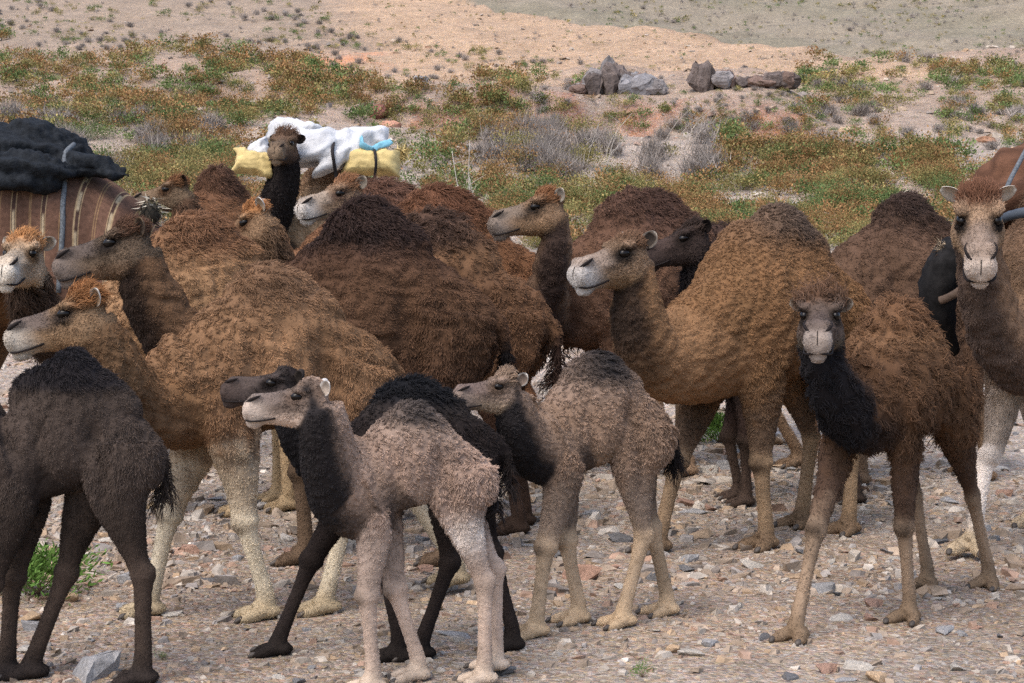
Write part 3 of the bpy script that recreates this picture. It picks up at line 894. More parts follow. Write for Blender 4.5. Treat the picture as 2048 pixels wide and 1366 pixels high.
        for q in (-1, 1):
            c = np.array([x + 0.040 * fr, fy + q * 0.050 * fr, z0 + 0.030 * fr])
            A.add(*ellipsoid(c, np.array([[0.105, q * 0.034, -0.022], [0, 0.046, 0], [0.0, 0, 0.036]]) * fr, 12, 8))
            nails.append((c + np.array([0.094 * fr, q * 0.030 * fr, -0.014 * fr]), fr))
            S_add(3 + li, 1.05, c, 0.06 * fr)
        A.add(*ellipsoid(np.array([x - 0.03 * fr, fy, z0 + 0.035 * fr]), np.array([[0.075, 0, 0], [0, 0.078, 0], [0, 0, 0.036]]) * fr, 12, 8))
    # --- tail
    if tail:
        tp = np.array([[-0.76 * lx, 0, zmap(1.36)], [-0.84 * lx, 0, zmap(1.26)], [-0.87 * lx, 0.015, zmap(1.05)], [-0.86 * lx, 0.03, zmap(0.86)]]) * S
        tq = spline(tp, 14)
        A.add(*tube(tq, np.linspace(.034, .020, 14) * S, np.linspace(.040, .022, 14) * S, (0, 1, 0)))
        for i in range(14): S_add(7, i / 13, tq[i], 0.03 * S)
    # --- one continuous skin
    P, Q = remesh(np.concatenate(A.V), A.F, voxel)
    Ed = quad_edges(Q)
    sm = np.array(samples)
    best = np.full(len(P), 1e9); bi = np.zeros(len(P), int)
    for k in range(len(sm)):
        dd = np.linalg.norm(P - sm[k, 2:5], axis=1) / sm[k, 5]
        b = dd < best; best[b] = dd[b]; bi[b] = k
    part = sm[bi, 0].astype(int); t = sm[bi, 1]
    ctr = sm[bi, 2:5]; rel = (P - ctr) / sm[bi, 5][:, None]
    wsm = np.where(part == 2, 0.28, 0.5)
    P = lap(P, Ed, int(5 if voxel > 0.0095 else 7), lap(wsm, Ed, 4))
    # --- normals
    def normals(P):
        fn = np.cross(P[Q[:, 2]] - P[Q[:, 0]], P[Q[:, 3]] - P[Q[:, 1]])
        Nn = np.stack([sum(np.bincount(Q[:, c], fn[:, k], len(P)) for c in range(4)) for k in range(3)], 1)
        return Nn / (np.linalg.norm(Nn, axis=1)[:, None] + 1e-12), np.linalg.norm(fn, axis=1) / 2
    Nn, fa = normals(P)
    # --- colour and hair length by region
    base = np.array(pal['base'], float)
    n = len(P)
    col = np.tile(base, (n, 1)); hl = np.full(n, wool); cl = np.full(n, 1.0)   # colour, hair length, density
    def mix(c, amount):
        nonlocal col
        a = np.clip(amount, 0, 1)[:, None]
        col = col * (1 - a) + np.array(c, float) * a
    z = P[:, 2] / S; xx = P[:, 0] / S
    nz1 = wav3(P, 0.30 * S, seed); nz2 = wav3(P, 0.08 * S, seed + 1)
    tor = part == 0; nek = part == 1; hed = part == 2; leg = (part >= 3) & (part <= 6); tl = part == 7
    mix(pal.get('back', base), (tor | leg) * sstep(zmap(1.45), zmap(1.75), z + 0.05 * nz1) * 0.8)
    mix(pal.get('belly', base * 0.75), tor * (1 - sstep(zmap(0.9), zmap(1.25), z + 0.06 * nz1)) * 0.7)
    if 'flank' in pal: mix(pal['flank'], (tor | leg) * sstep(zmap(0.95), zmap(1.2), z) * (1 - sstep(zmap(1.5), zmap(1.72), z)) * sstep(-0.5, 0.6, nz1 + 0.3) * 0.8)
    hk_ = tor * np.exp(-((xx + 0.05) / (0.42 * lx)) ** 2) * sstep(zmap(1.66), zmap(1.84), z + 0.05 * nz1)
    mix(pal.get('hump', base * 0.4), hk_ * pal.get('hump_amt', 0.8))
    if 'ridge' in pal:   # dark line along the whole back
        mix(pal['ridge'], tor * sstep(0.90, 1.0, rel[:, 2] + 0.08 * nz1 - np.abs(P[:, 1]) / S * 1.1) * 0.9 + tor * sstep(zmap(1.74), zmap(1.82), z) * 0.8)
    # neck: throat colour on the underside
    fr_k = np.zeros(n)
    NUv = np.zeros((n, 3)); idx = np.where(nek)[0]
    ti = np.clip(np.round(t[idx] * 21).astype(int), 0, 21)
    NUv[idx] = NU[ti]
    thr = -np.sum(rel * NUv, 1)
    mix(pal.get('nape', base), nek * 0.8)
    tlo = pal.get('throat_lo', -0.1)
    tk = nek * sstep(tlo - 0.15, tlo + 0.65, thr + 0.15 * nz2) * sstep(-0.05, 0.4, t - pal.get('throat_t', -0.25))
    tk = np.maximum(tk, tor * sstep(0.50 * lx, 0.68 * lx, xx) * (1 - sstep(zmap(1.0), zmap(1.28), z)) * (0.8 if pal.get('throat_t', -0.25) < 0 else 0.0))
    mix(pal.get('throat', base * 0.35), tk * pal.get('throat_amt', 0.9))
    hl = np.where(nek, wool * 0.6, hl)
    hl = hl + tk * pal.get('beard', 0.05) * S
    # head
    rf = ((P - O) @ u) / L; rw = ((P - O) @ w) / L; rv = np.abs((P - O) @ v) / L
    hd_m = hed * 1.0
    mix(pal.get('face', base), hd_m)
    mix(pal.get('crown', base), hed * sstep(0.08, 0.18, rw + 0.02 * nz2) * (1 - sstep(0.26, 0.40, rf)))
    mix(pal.get('jaw', pal.get('face', base)), hed * (1 - sstep(-0.20, -0.08, rw)) * (1 - sstep(0.68, 0.8, rf)) * sstep(0.05, 0.25, rf))
    mix(pal.get('throat', base * 0.35), hed * (1 - sstep(-0.27, -0.20, rw)) * (1 - sstep(0.12, 0.3, rf)) * pal.get('throat_amt', 0.9) * 0.7)
    mix(pal.get('nose', pal.get('face', base)), hed * sstep(0.45, 0.6, rf) * sstep(-0.06, 0.0, rw))
    mix(pal.get('muzzle', base * 1.5), hed * sstep(0.62, 0.94, rf - 0.35 * (rw + 0.04)) * (1 - 0.85 * sstep(-0.03, 0.05, rw)))
    mix(pal.get('eyering', base * 0.35), hed * np.exp(-(((rf - 0.40) / 0.125) ** 2 + ((rw - 0.07 + 0.25 * (rf - 0.40)) / 0.08) ** 2)) * sstep(0.06, 0.11, rv) * 1.7)
    hl = np.where(hed, 0.007 * S * (1 - 0.65 * sstep(0.45, 0.7, rf)), hl); cl = np.where(hed, 2.0, cl)
    mix(pal.get('lid', np.array(pal.get('face', base)) * 1.5), hed * np.exp(-(((rf - 0.33) / 0.07) ** 2 + ((rw - 0.19) / 0.03) ** 2)) * sstep(0.08, 0.13, rv) * 0.7)
    crn = hed * sstep(0.08, 0.19, rw) * (1 - sstep(0.22, 0.36, rf))
    hl = hl + crn * pal.get('crown_len', 0.03) * S / 0.9
    hl = hl + hed * (1 - sstep(-0.29, -0.21, rw)) * (1 - sstep(0.2, 0.4, rf)) * 0.015 * S
    # legs
    lt = np.where(leg, t, 0)
    mix(pal.get('legu', base), leg * sstep(0.16, 0.34, lt + 0.05 * nz2))
    mix(pal.get('legl', base), leg * sstep(0.36, 0.56, lt + 0.06 * nz1))
    mix(pal.get('foot', pal.get('legl', base)), leg * sstep(0.82, 0.95, lt))
    fore = (part == 3) | (part == 4)
    mix(pal.get('knee', np.array(pal.get('legl', base)) * 0.35), fore * np.exp(-((lt - 0.56) / 0.045) ** 2) * sstep(0.2, 0.8, rel[:, 0]) * pal.get('knee_amt', 0.8))
    hl = np.where(leg, hl * (1 - sstep(0.10, 0.34, lt)) + pal.get('leg_len', 0.010) * S * (1 - 0.6 * sstep(0.3, 0.5, lt)), hl)
    cl = np.where(leg, 1.0 + 0.6 * sstep(0.3, 0.5, lt), cl)
    if 'patch' in pal:      # pale spot on the outer thigh
        for pp, pt, pc, pr in pal['patch']:
            mm = (part == 3 + pp) * np.exp(-((lt - pt) / pr) ** 2) * sstep(-0.2, 0.5, rel[:, 1] * (1 if pp % 2 == 0 else -1))
            mix(pc, mm)
    mix(pal.get('tail', base * 0.5), tl * sstep(0.05, 0.5, t))
    hl = np.where(tl, 0.02 * S + 0.10 * S * sstep(0.45, 0.9, t), hl)
    hl = hl + hk_ * pal.get('hump_len', 0.05) * 0.7 * S
    if 'ridge' in pal: hl = hl + tor * sstep(zmap(1.72), zmap(1.82), z) * 0.012 * S
    nz0 = wav3(P, 0.62 * S, seed + 2)
    col = col * (1 + 0.12 * nz1 + 0.16 * nz0 * np.where(hed, 0.3, 1.0) + 0.08 * nz2 * np.where(hed, 0.3, 1.0))[:, None]
    col = lap(col, Ed, 3); hl = lap(hl, Ed, 4)
    col = np.clip(col, 0.003, 0.9)
    # woolly unevenness of the coat itself
    woolly = np.where(tor | (nek & (t < 0.9)), 1.0, np.where(leg, 1 - sstep(0.15, 0.4, lt), 0.0))
    woolly = lap(woolly, Ed, 4)
    amp = 0.010 * shag * S
    P = P + Nn * (woolly * amp * (wav3(P, 0.10 * S * shag, seed + 5) + 0.8 * wav3(P, 0.22 * S, seed + 6)))[:, None]
    # folds of skin where shoulder and thigh move against the barrel
    sidek = sstep(0.25, 0.6, np.abs(rel[:, 1]))
    for xs, am, sg, slope in ((0.19 * lx, 0.040, 0.055, 0.10), (-0.31 * lx, 0.070, 0.075, 0.16)):
        P = P - Nn * (woolly * am * S * np.exp(-((xx - xs - slope * (z - zmap(1.2))) / sg) ** 2) * (1 - sstep(zmap(1.38), zmap(1.66), z)) * sidek)[:, None]
    for k_ in range(5):         # creases of loose skin and thick wool over shoulder, flank and neck
        cx = g.uniform(-0.5, 0.55) * lx; sl = g.uniform(-0.5, 0.5); ph_ = g.uniform(0, 6.28)
        P = P - Nn * (woolly * 0.010 * S * np.exp(-((xx - cx - sl * (z - zmap(1.3)) - 0.03 * np.sin(z * 9 + ph_)) / 0.018) ** 2) * sstep(zmap(1.0), zmap(1.2), z) * (1 - sstep(zmap(1.55), zmap(1.75), z)))[:, None]
    Nn, fa = normals(P)
    # --- objects
    root = empty(name, tuple(org), th)
    tag(root, label, category, 'camel herd')
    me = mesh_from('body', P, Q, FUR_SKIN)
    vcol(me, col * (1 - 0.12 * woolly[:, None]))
    link('body', me, root)
    lo = pal.get('ear_out', pal.get('crown', base)); li_ = pal.get('ear_in', np.array(lo) * 0.5)
    lo = tuple(np.array(lo) * 0.72); li_ = tuple(np.array(li_) * 0.8)
    ev, ef, ec = ear_mesh(earsz * L, lo, li_)
    for s in (-1, 1):
        e_t = np.array([ear_t[0], s * ear_t[1], ear_t[2]]); e_t /= np.linalg.norm(e_t)       # ear axis in head space
        e_n = np.array([0.66, s * 0.70, 0.0]); e_n -= e_t * (e_n @ e_t); e_n /= np.linalg.norm(e_n)
        e_s = np.cross(e_n, e_t)
        M = np.stack([u, v, w])
        W = (ev[:, :1] * e_s + ev[:, 1:2] * e_n + ev[:, 2:] * e_t) @ M + hpt(0.075, s * 0.152, 0.140)
        em = mesh_from('ear', W, ef, M_EAR); vcol(em, ec)
        link('ear', em, root)
        V_, F_ = ellipsoid(hpt(0.378, s * 0.152, 0.090), np.stack([u * 0.070, v * 0.046, w * 0.050]) * L, 14, 9)
        link('eye', mesh_from('eye', V_, F_, M_EYE), root)
        # nostril: slanted slit on the side of the nose
        pts = np.array([hpt(0.795, s * 0.116, 0.092), hpt(0.855, s * 0.131, 0.066), hpt(0.920, s * 0.112, 0.034), hpt(0.972, s * 0.062, -0.004)])
        V_, F_ = tube(spline(pts, 8), np.array([.004, .011, .016, .019, .020, .018, .014, .006]) * L, np.array([.004, .009, .012, .014, .015, .014, .012, .006]) * L, w)
        link('nostril', mesh_from('nostril', V_, F_, M_DARKSKIN), root)
    half = [(0.62, 0.132, -0.170), (0.74, 0.132, -0.196), (0.85, 0.131, -0.212), (0.93, 0.100, -0.214)]
    pts = [hpt(*q) for q in half] + [hpt(0.968, 0, -0.198)] + [hpt(q[0], -q[1], q[2]) for q in half[::-1]]
    V_, F_ = tube(spline(pts, 33), np.full(33, 0.011 * L), np.full(33, 0.011 * L), w)
    link('mouth', mesh_from('mouth', V_, F_, M_DARKSKIN), root)
    pts = [hpt(0.965, 0, 0.015), hpt(0.997, 0, -0.045), hpt(1.000, 0, -0.11), hpt(0.968, 0, -0.195)]
    V_, F_ = tube(spline(pts, 9), np.full(9, 0.0042 * L), np.full(9, 0.0042 * L), v)
    link('lip_cleft', mesh_from('lip_cleft', V_, F_, M_DARKSKIN), root)
    for c, fr in nails:
        V_, F_ = ellipsoid(c, np.array([[0.024, 0, -0.014], [0, 0.018, 0], [0.006, 0, 0.012]]) * fr, 8, 6)
        link('toenail', mesh_from('toenail', V_, F_, M_NAIL), root)
    # --- coat of hair
    if hair > 0:
        wgt = fa * cl[Q].mean(1)
        dens = hair * 0.9 / (clump * clump)
        m_per = 7
        nc = int(wgt.sum() * dens)
        fi = g.choice(len(Q), nc, p=wgt / wgt.sum())
        bu, bv = g.random(nc)[:, None], g.random(nc)[:, None]
        def interp(X):
            a, b, c, d_ = X[Q[fi, 0]], X[Q[fi, 1]], X[Q[fi, 2]], X[Q[fi, 3]]
            return (a * (1 - bu) + b * bu) * (1 - bv) + (d_ * (1 - bu) + c * bu) * bv
        cp = interp(P); cn = interp(Nn); cn /= np.linalg.norm(cn, axis=1)[:, None]
        cc = interp(col); ch = interp(hl[:, None])[:, 0]
        vpart = part[Q[fi, 0]]
        # growth direction: back and down on the trunk, down the legs, back over the crown
        flow = np.tile(np.array([-0.55, 0, -0.75]), (nc, 1))
        flow[vpart >= 3] = (0, 0, -1)
        flow[vpart == 2] = -u * 0.8 + up * 0.25
        flow += g.normal(size=(nc, 3)) * 0.22
        flow += 0.9 * np.stack([wav3(cp, 0.12 * S, seed + 11), wav3(cp, 0.12 * S, seed + 12), wav3(cp, 0.12 * S, seed + 13)], 1) * curl * 0.65
        flow -= cn * np.sum(flow * cn, 1)[:, None]
        flow /= np.linalg.norm(flow, axis=1)[:, None] + 1e-9
        flop = np.where(vpart == 2, 0.75, 0.85)[:, None]
        cd = cn * (1 - 0.45 * flop) + flow * flop
        cd /= np.linalg.norm(cd, axis=1)[:, None]
        ct = cc * np.exp(g.normal(size=(nc, 1)) * 0.12)
        cvv = np.where(vpart >= 3, conv * 0.3, conv)
        if ruffle:
            rz = sstep(0.05 * lx, 0.25 * lx, cp[:, 0] / S + 0.10 * wav3(cp, 0.3 * S, seed + 21)) * (vpart < 2) * sstep(zmap(1.0), zmap(1.2), cp[:, 2] / S)
            cvv = cvv * (1 - rz) + 0.85 * rz; ch = ch * (1 + ruffle * rz); ct = ct * np.exp(g.normal(size=(nc, 1)) * 0.12 * rz[:, None])
        nh = nc * m_per
        rep = np.repeat(np.arange(nc), m_per)
        rad = clump * np.sqrt(g.random(nh)) * (0.75 if conv > 0.3 else 1.1)
        ang = g.random(nh) * 6.283
        side = np.cross(cn, flow)
        off = (flow[rep] * (np.cos(ang) * rad)[:, None] + side[rep] * (np.sin(ang) * rad)[:, None])
        ln = ch[rep] * g.uniform(0.65, 1.25, nh)
        rt = cp[rep] + off - cn[rep] * 0.0025
        tip = cp[rep] + off * (1 - cvv[rep])[:, None] + cd[rep] * ln[:, None] + g.normal(size=(nh, 3)) * (ln * 0.20)[:, None]
        c1 = rt + cn[rep] * (ln * 0.55)[:, None] + flow[rep] * (ln * 0.1)[:, None]
        pts = np.empty((nh, 4, 3), np.float32)
        for k, tq_ in enumerate((0, 0.36, 0.70, 1.0)):
            pts[:, k] = (1 - tq_) ** 2 * rt + 2 * tq_ * (1 - tq_) * c1 + tq_ ** 2 * tip
        cph = g.random(nc) * 6.283
        wig = (ln * 0.16 * curl)[:, None]
        pts[:, 2] += side[rep] * wig * np.sin(cph[rep])[:, None] * 1.6
        pts[:, 3] -= side[rep] * wig * np.sin(cph[rep])[:, None]
        rd = np.empty((nh, 4), np.float32)
        hr = hair_r * 1.25 * g.uniform(0.7, 1.3, nh)
        rd[:, 0] = hr; rd[:, 1] = hr * 0.95; rd[:, 2] = hr * 0.8; rd[:, 3] = hr * 0.35
        hc_ = np.clip(ct[rep] * np.exp(g.normal(size=(nh, 1)) * 0.14), 0.002, 0.95)
        cu = bpy.data.hair_curves.new('coat')
        cu.add_curves([4] * nh)
        cu.points.foreach_set('position', pts.ravel())
        cu.points.foreach_set('radius', rd.ravel())
        at = cu.attributes.new('tint', 'FLOAT_COLOR', 'CURVE')
        at.data.foreach_set('color', np.concatenate([hc_, np.ones((nh, 1))], 1).astype(np.float32).ravel())
        cu.materials.append(FUR_HAIR)
        link('coat', cu, root)
        STATS['hairs'] = STATS.get('hairs', 0) + nh
    STATS['quads'] = STATS.get('quads', 0) + len(Q)
    return root, dict(org=org, Rm=Rm, S=S, zmap=zmap, lx=lx, kt=kt)
STATS = {}
# ------------------------------------------------------------------ the herd
def pal(base, **k):
    d = dict(base=base); d.update(k); return d
BLACKISH = (0.016, 0.012, 0.011)
DARKB = (0.045, 0.026, 0.016)
RUST = (0.20, 0.085, 0.030)
GOLD = (0.22, 0.115, 0.048)
BROWN = (0.135, 0.066, 0.028)
CREAM = (0.46, 0.37, 0.27)
PALE = (0.55, 0.47, 0.38)

ADULT = dict(zb=0.90, lx=1.0)
CALF = dict(zb=1.17, lx=0.66, wx=0.86, lr=1.25, nk=1.15, p1=(0.26, -0.10), p2=(0.10, 0.34), tail=True, humpk=1.15, tt=0.19, dome=0.035)
YOUNG = dict(zb=1.00, lx=0.88, wx=0.95, lr=1.1)

def merge(*ds, **k):
    r = {}
    for d in ds: r.update(d)
    r.update(k); return r

CAMELS = {}
def add_camel(key, *a, **k):
    k.setdefault('seed', len(CAMELS) * 17 + 3)
    CAMELS[key] = camel(*a, **k)

def px(x, *r): return ('px', x) + r

# dark calf cut by the frame
add_camel('A', 'camel_calf', 'dark charcoal camel calf with black back, walking beside a green herb tuft',
      (140, 722), 7.0, 180, (-190, 800), 6.95, 182, -4, 0.34,
      pal((0.060, 0.044, 0.036), hump=BLACKISH, hump_amt=0.95, ridge=(0.018, 0.016, 0.018), throat=BLACKISH, legu=(0.035, 0.025, 0.02), legl=(0.05, 0.035, 0.027),
          back=(0.05, 0.037, 0.03), foot=(0.03, 0.023, 0.02), face=DARKB, muzzle=(0.08, 0.06, 0.05), crown=DARKB, belly=(0.03, 0.02, 0.016), hump_len=0.006, knee_amt=0.2),
      feet=(px(-55), px(5), px(278), px(60)), **merge(CALF, lx=0.68, wool=0.007, clump=0.013, voxel=0.0085, hair_r=0.0009, shag=0.4, curl=0.2, zb=1.13, nk=1.5, tt=0.28, humpk=1.6, conv=0.2, beard=0.0))
# pale calf in front
add_camel('B', 'camel_calf', 'pale beige curly camel calf with black throat, walking in front of a black calf',
      (820, 806), 6.9, 192, (594, 793), 6.62, 188, 2, 0.31,
      pal((0.30, 0.205, 0.155), back=(0.34, 0.245, 0.19), hump=(0.035, 0.032, 0.033), hump_amt=0.9, throat=(0.020, 0.017, 0.017), throat_lo=0.05, throat_amt=1.0, nape=(0.27, 0.185, 0.135),
          legu=(0.30, 0.225, 0.18), legl=(0.40, 0.30, 0.235), foot=(0.42, 0.33, 0.25), face=(0.13, 0.095, 0.075), crown=(0.32, 0.22, 0.16), jaw=(0.48, 0.36, 0.28), muzzle=(0.42, 0.34, 0.28),
          nose=(0.13, 0.10, 0.085), belly=(0.36, 0.27, 0.21), tail=BLACKISH, knee=(0.16, 0.12, 0.09), knee_amt=0.9, ear_out=(0.7, 0.65, 0.6), ear_in=(0.4, 0.33, 0.27),
          hump_len=0.02, beard=0.0, crown_len=0.03, patch=[(2, 0.30, (0.60, 0.52, 0.46), 0.055)]),
      feet=(px(738), px(828), px(962), px(985, 0.04)), **merge(CALF, lx=0.70, wool=0.009, clump=0.013, voxel=0.0078, hair_r=0.0012, curl=0.9, shag=0.55, humpk=0.8, p1=(0.20, -0.12), p2=(0.06, 0.30), zb=1.21, nk=1.75, dome=0.075, conv=0.6))
# black calf behind it
add_camel('C', 'camel_calf', 'black camel calf striding behind the pale beige calf',
      (830, 757), 7.42, 184, (545, 766), 7.3, 184, 8, 0.32,
      pal((0.020, 0.015, 0.014), back=(0.03, 0.024, 0.022), hump=(0.010, 0.010, 0.012), ridge=(0.012, 0.012, 0.014), throat=(0.012, 0.011, 0.012), nape=(0.022, 0.017, 0.016), legu=(0.016, 0.012, 0.011), legl=(0.024, 0.018, 0.016),
          foot=(0.018, 0.014, 0.012), face=(0.055, 0.042, 0.038), crown=(0.05, 0.04, 0.037), muzzle=(0.07, 0.05, 0.043), nose=(0.07, 0.052, 0.045), belly=(0.015, 0.012, 0.011), tail=BLACKISH, knee_amt=0.0, hump_len=0.025,
          ear_out=(0.05, 0.04, 0.035)),
      feet=(px(790), px(552), px(838), px(1018)), **merge(CALF, lx=0.78, wool=0.01, clump=0.015, voxel=0.0085, hair_r=0.0010, curl=0.6, p1=(0.20, -0.12), p2=(0.06, 0.30), zb=1.2, nk=1.6, beard=0.0, dome=0.06, conv=0.5))
# grey-brown woolly calf
add_camel('D', 'camel_calf', 'grey-brown curly camel calf with dark hump tuft, walking behind the pale calf',
      (1195, 705), 8.0, 203, (990, 773), 7.65, 205, 3, 0.305,
      pal((0.215, 0.140, 0.095), back=(0.20, 0.14, 0.105), hump=(0.026, 0.024, 0.025), hump_amt=0.95, throat=(0.020, 0.017, 0.017), throat_lo=0.05, throat_amt=1.0, nape=(0.20, 0.135, 0.095), legu=(0.17, 0.125, 0.095), legl=(0.37, 0.27, 0.175),
          foot=(0.42, 0.30, 0.18), face=(0.17, 0.12, 0.09), crown=(0.25, 0.17, 0.115), jaw=(0.30, 0.22, 0.15), muzzle=(0.20, 0.15, 0.12), nose=(0.14, 0.10, 0.085), belly=(0.24, 0.16, 0.10), tail=BLACKISH,
          knee=(0.14, 0.10, 0.07), ear_out=(0.6, 0.55, 0.5), ear_in=(0.2, 0.15, 0.12), hump_len=0.03, beard=0.0, crown_len=0.03),
      feet=(px(1066), px(1150), px(1242), px(1328)), **merge(CALF, lx=0.72, wool=0.009, clump=0.013, voxel=0.0082, hair_r=0.0012, curl=0.9, shag=0.55, p1=(0.20, -0.12), p2=(0.06, 0.32), zb=1.12, nk=1.45, dome=0.075, conv=0.6))
# brown camel with cream legs
add_camel('E', 'camel', 'golden brown camel with cream forelegs, walking with its head beside the charcoal calf',
      (548, 526), 8.35, 201, (133, 628), 7.75, 188, -9, 0.43,
      pal((0.178, 0.094, 0.046), back=(0.185, 0.100, 0.050), flank=(0.20, 0.107, 0.052), hump=(0.08, 0.048, 0.034), hump_amt=0.4, throat=(0.11, 0.065, 0.035), throat_amt=0.6, nape=(0.20, 0.10, 0.042), legu=(0.40, 0.32, 0.22), legl=(0.52, 0.45, 0.33),
          foot=(0.37, 0.29, 0.18), face=(0.19, 0.115, 0.062), crown=(0.23, 0.098, 0.033), jaw=(0.24, 0.14, 0.07), nose=(0.12, 0.09, 0.075), muzzle=(0.40, 0.35, 0.29), eyering=(0.03, 0.022, 0.018), belly=(0.17, 0.085, 0.035), knee=(0.16, 0.12, 0.08),
          ear_out=(0.62, 0.56, 0.48), ear_in=(0.3, 0.2, 0.12), crown_len=0.045, hump_len=0.02, beard=0.0),
      feet=(px(522), px(292), px(645), px(905, 0.05)), **merge(YOUNG, voxel=0.0095, wool=0.009, clump=0.019, shag=1.1, curl=0.55, nk=1.18, p1=(0.42, -0.22), p2=(0.18, 0.36), hair_r=0.0012, zw=0.03, dome=0.06, conv=0.3, ruffle=0.5))
# dark brown adult, its big head over the golden camel
add_camel('L', 'camel', 'dark brown adult camel with black hump, big head raised over the golden brown camel',
      (738, 400), 9.7, 178, (226, 487), 9.45, 184, -9, 0.51,
      pal((0.075, 0.038, 0.021), back=(0.056, 0.029, 0.019), flank=(0.084, 0.043, 0.023), hump=(0.020, 0.017, 0.019), hump_amt=0.95, ridge=(0.04, 0.024, 0.02), throat=(0.020, 0.014, 0.012), throat_lo=0.15, nape=(0.15, 0.08, 0.04), legu=(0.05, 0.028, 0.018), legl=(0.10, 0.065, 0.04),
          face=(0.115, 0.080, 0.053), crown=(0.09, 0.045, 0.027), jaw=(0.14, 0.085, 0.05), nose=(0.085, 0.065, 0.055), muzzle=(0.16, 0.125, 0.105), eyering=(0.018, 0.014, 0.012), belly=(0.045, 0.025, 0.016), tail=BLACKISH, ear_out=(0.17, 0.115, 0.07), ear_in=(0.06, 0.045, 0.035),
          hump_len=0.035, crown_len=0.03, beard=0.005),
      **merge(ADULT, lx=0.88, voxel=0.0105, wool=0.01, clump=0.019, shag=1.0, nk=1.12, p1=(0.5, -0.30), p2=(0.05, 0.45), hair_r=0.0014, zw=0.02, humpk=0.85, dome=0.03))
# golden camel, face to the camera
add_camel('G', 'camel', 'orange-gold camel with cream face looking straight out below the striped blanket',
      (400, 428), 11.2, 204, (40, 508), 10.0, 266, -6, 0.48,
      pal((0.23, 0.125, 0.058), back=(0.21, 0.11, 0.052), flank=(0.25, 0.14, 0.068), hump=(0.17, 0.075, 0.04), hump_amt=0.6, throat=(0.035, 0.022, 0.017), throat_lo=-0.5, nape=(0.20, 0.11, 0.05), legu=(0.33, 0.22, 0.12), legl=(0.38, 0.27, 0.15), foot=(0.33, 0.235, 0.13),
          face=(0.33, 0.23, 0.145), crown=(0.36, 0.16, 0.052), jaw=(0.40, 0.30, 0.20), nose=(0.34, 0.27, 0.20), muzzle=(0.52, 0.47, 0.40), ear_out=(0.62, 0.56, 0.48), ear_in=(0.3, 0.22, 0.15), hump_len=0.04, crown_len=0.04),
      feet=(px(478), px(335), None, None), **merge(ADULT, voxel=0.0115, wool=0.012, clump=0.022, shag=1.2, hair_r=0.0014, p1=(0.42, -0.15), p2=(0.15, 0.5), dome=0.05, ruffle=0.4, ear_t=(-0.2, 0.85, 0.45)))
# pack camel under the striped blanket
add_camel('H', 'camel', 'pack camel wholly covered by a striped brown blanket and black cloth',
      (85, 322), 13.0, 176, (-420, 330), 12.9, 180, 0, 0.5,
      pal(BROWN, legu=(0.14, 0.08, 0.045), legl=(0.2, 0.13, 0.08)), **merge(ADULT, voxel=0.016, wool=0.02, clump=0.05, hair=0.5, hair_r=0.002))
# small head behind the blanket
add_camel('I', 'camel', 'reddish brown camel with dark hump, small head behind the tasselled end of the striped blanket',
      (436, 334), 15.6, 240, (334, 380), 14.9, 186, -8, 0.47,
      pal((0.17, 0.080, 0.036), hump=(0.055, 0.03, 0.022), back=(0.15, 0.07, 0.035), throat=(0.09, 0.05, 0.03), nape=(0.18, 0.09, 0.045), face=(0.15, 0.10, 0.06), crown=(0.17, 0.075, 0.03), muzzle=(0.18, 0.14, 0.11), jaw=(0.18, 0.12, 0.07), ear_out=(0.05, 0.03, 0.02), hump_len=0.06),
      **merge(ADULT, voxel=0.015, wool=0.014, clump=0.032, hair_r=0.0018, p1=(0.40, -0.1), p2=(0.12, 0.42), lx=0.85, humpk=0.75, dome=0.03))
# pack camel with the sacks
add_camel('J', 'camel', 'pack camel with long black neck carrying white and yellow sacks',
      (672, 322), 17.4, 206, (566, 287), 16.55, 263, -3, 0.52,
      pal((0.27, 0.175, 0.10), back=(0.26, 0.16, 0.09), hump=(0.18, 0.1, 0.06), throat=(0.018, 0.014, 0.013), throat_lo=-0.9, throat_amt=1.0, throat_t=-0.1, nape=(0.035, 0.024, 0.02), face=(0.11, 0.068, 0.045), crown=(0.09, 0.048, 0.028), jaw=(0.06, 0.04, 0.03), nose=(0.13, 0.09, 0.06), muzzle=(0.20, 0.14, 0.09), ear_out=(0.05, 0.035, 0.028),
          crown_len=0.06, beard=0.015, hump_len=0.02),
      **merge(ADULT, voxel=0.014, wool=0.016, clump=0.03, hair_r=0.0018, nk=1.3, p1=(0.42, -0.05), p2=(0.0, 0.62), lx=1.05, dome=0.06, ear_t=(-0.2, 0.85, 0.3)))
# camel with the pale muzzle behind the black hump
add_camel('K', 'camel', 'rusty brown camel with pale grey muzzle, its small head just behind the black hump',
      (885, 374), 12.4, 192, (672, 388), 11.75, 212, -8, 0.46,
      pal((0.165, 0.075, 0.034), back=(0.15, 0.068, 0.032), hump=(0.12, 0.05, 0.03), hump_amt=0.6, throat=(0.08, 0.045, 0.03), nape=(0.17, 0.085, 0.045), face=(0.22, 0.14, 0.085), crown=(0.21, 0.095, 0.042), nose=(0.27, 0.21, 0.16), muzzle=(0.46, 0.42, 0.38), jaw=(0.26, 0.18, 0.11), eyering=(0.06, 0.035, 0.025), ear_out=(0.5, 0.42, 0.33), hump_len=0.05),
      **merge(ADULT, voxel=0.0135, wool=0.014, clump=0.028, hair_r=0.0016, p1=(0.42, -0.1), p2=(0.12, 0.45), dome=0.05))
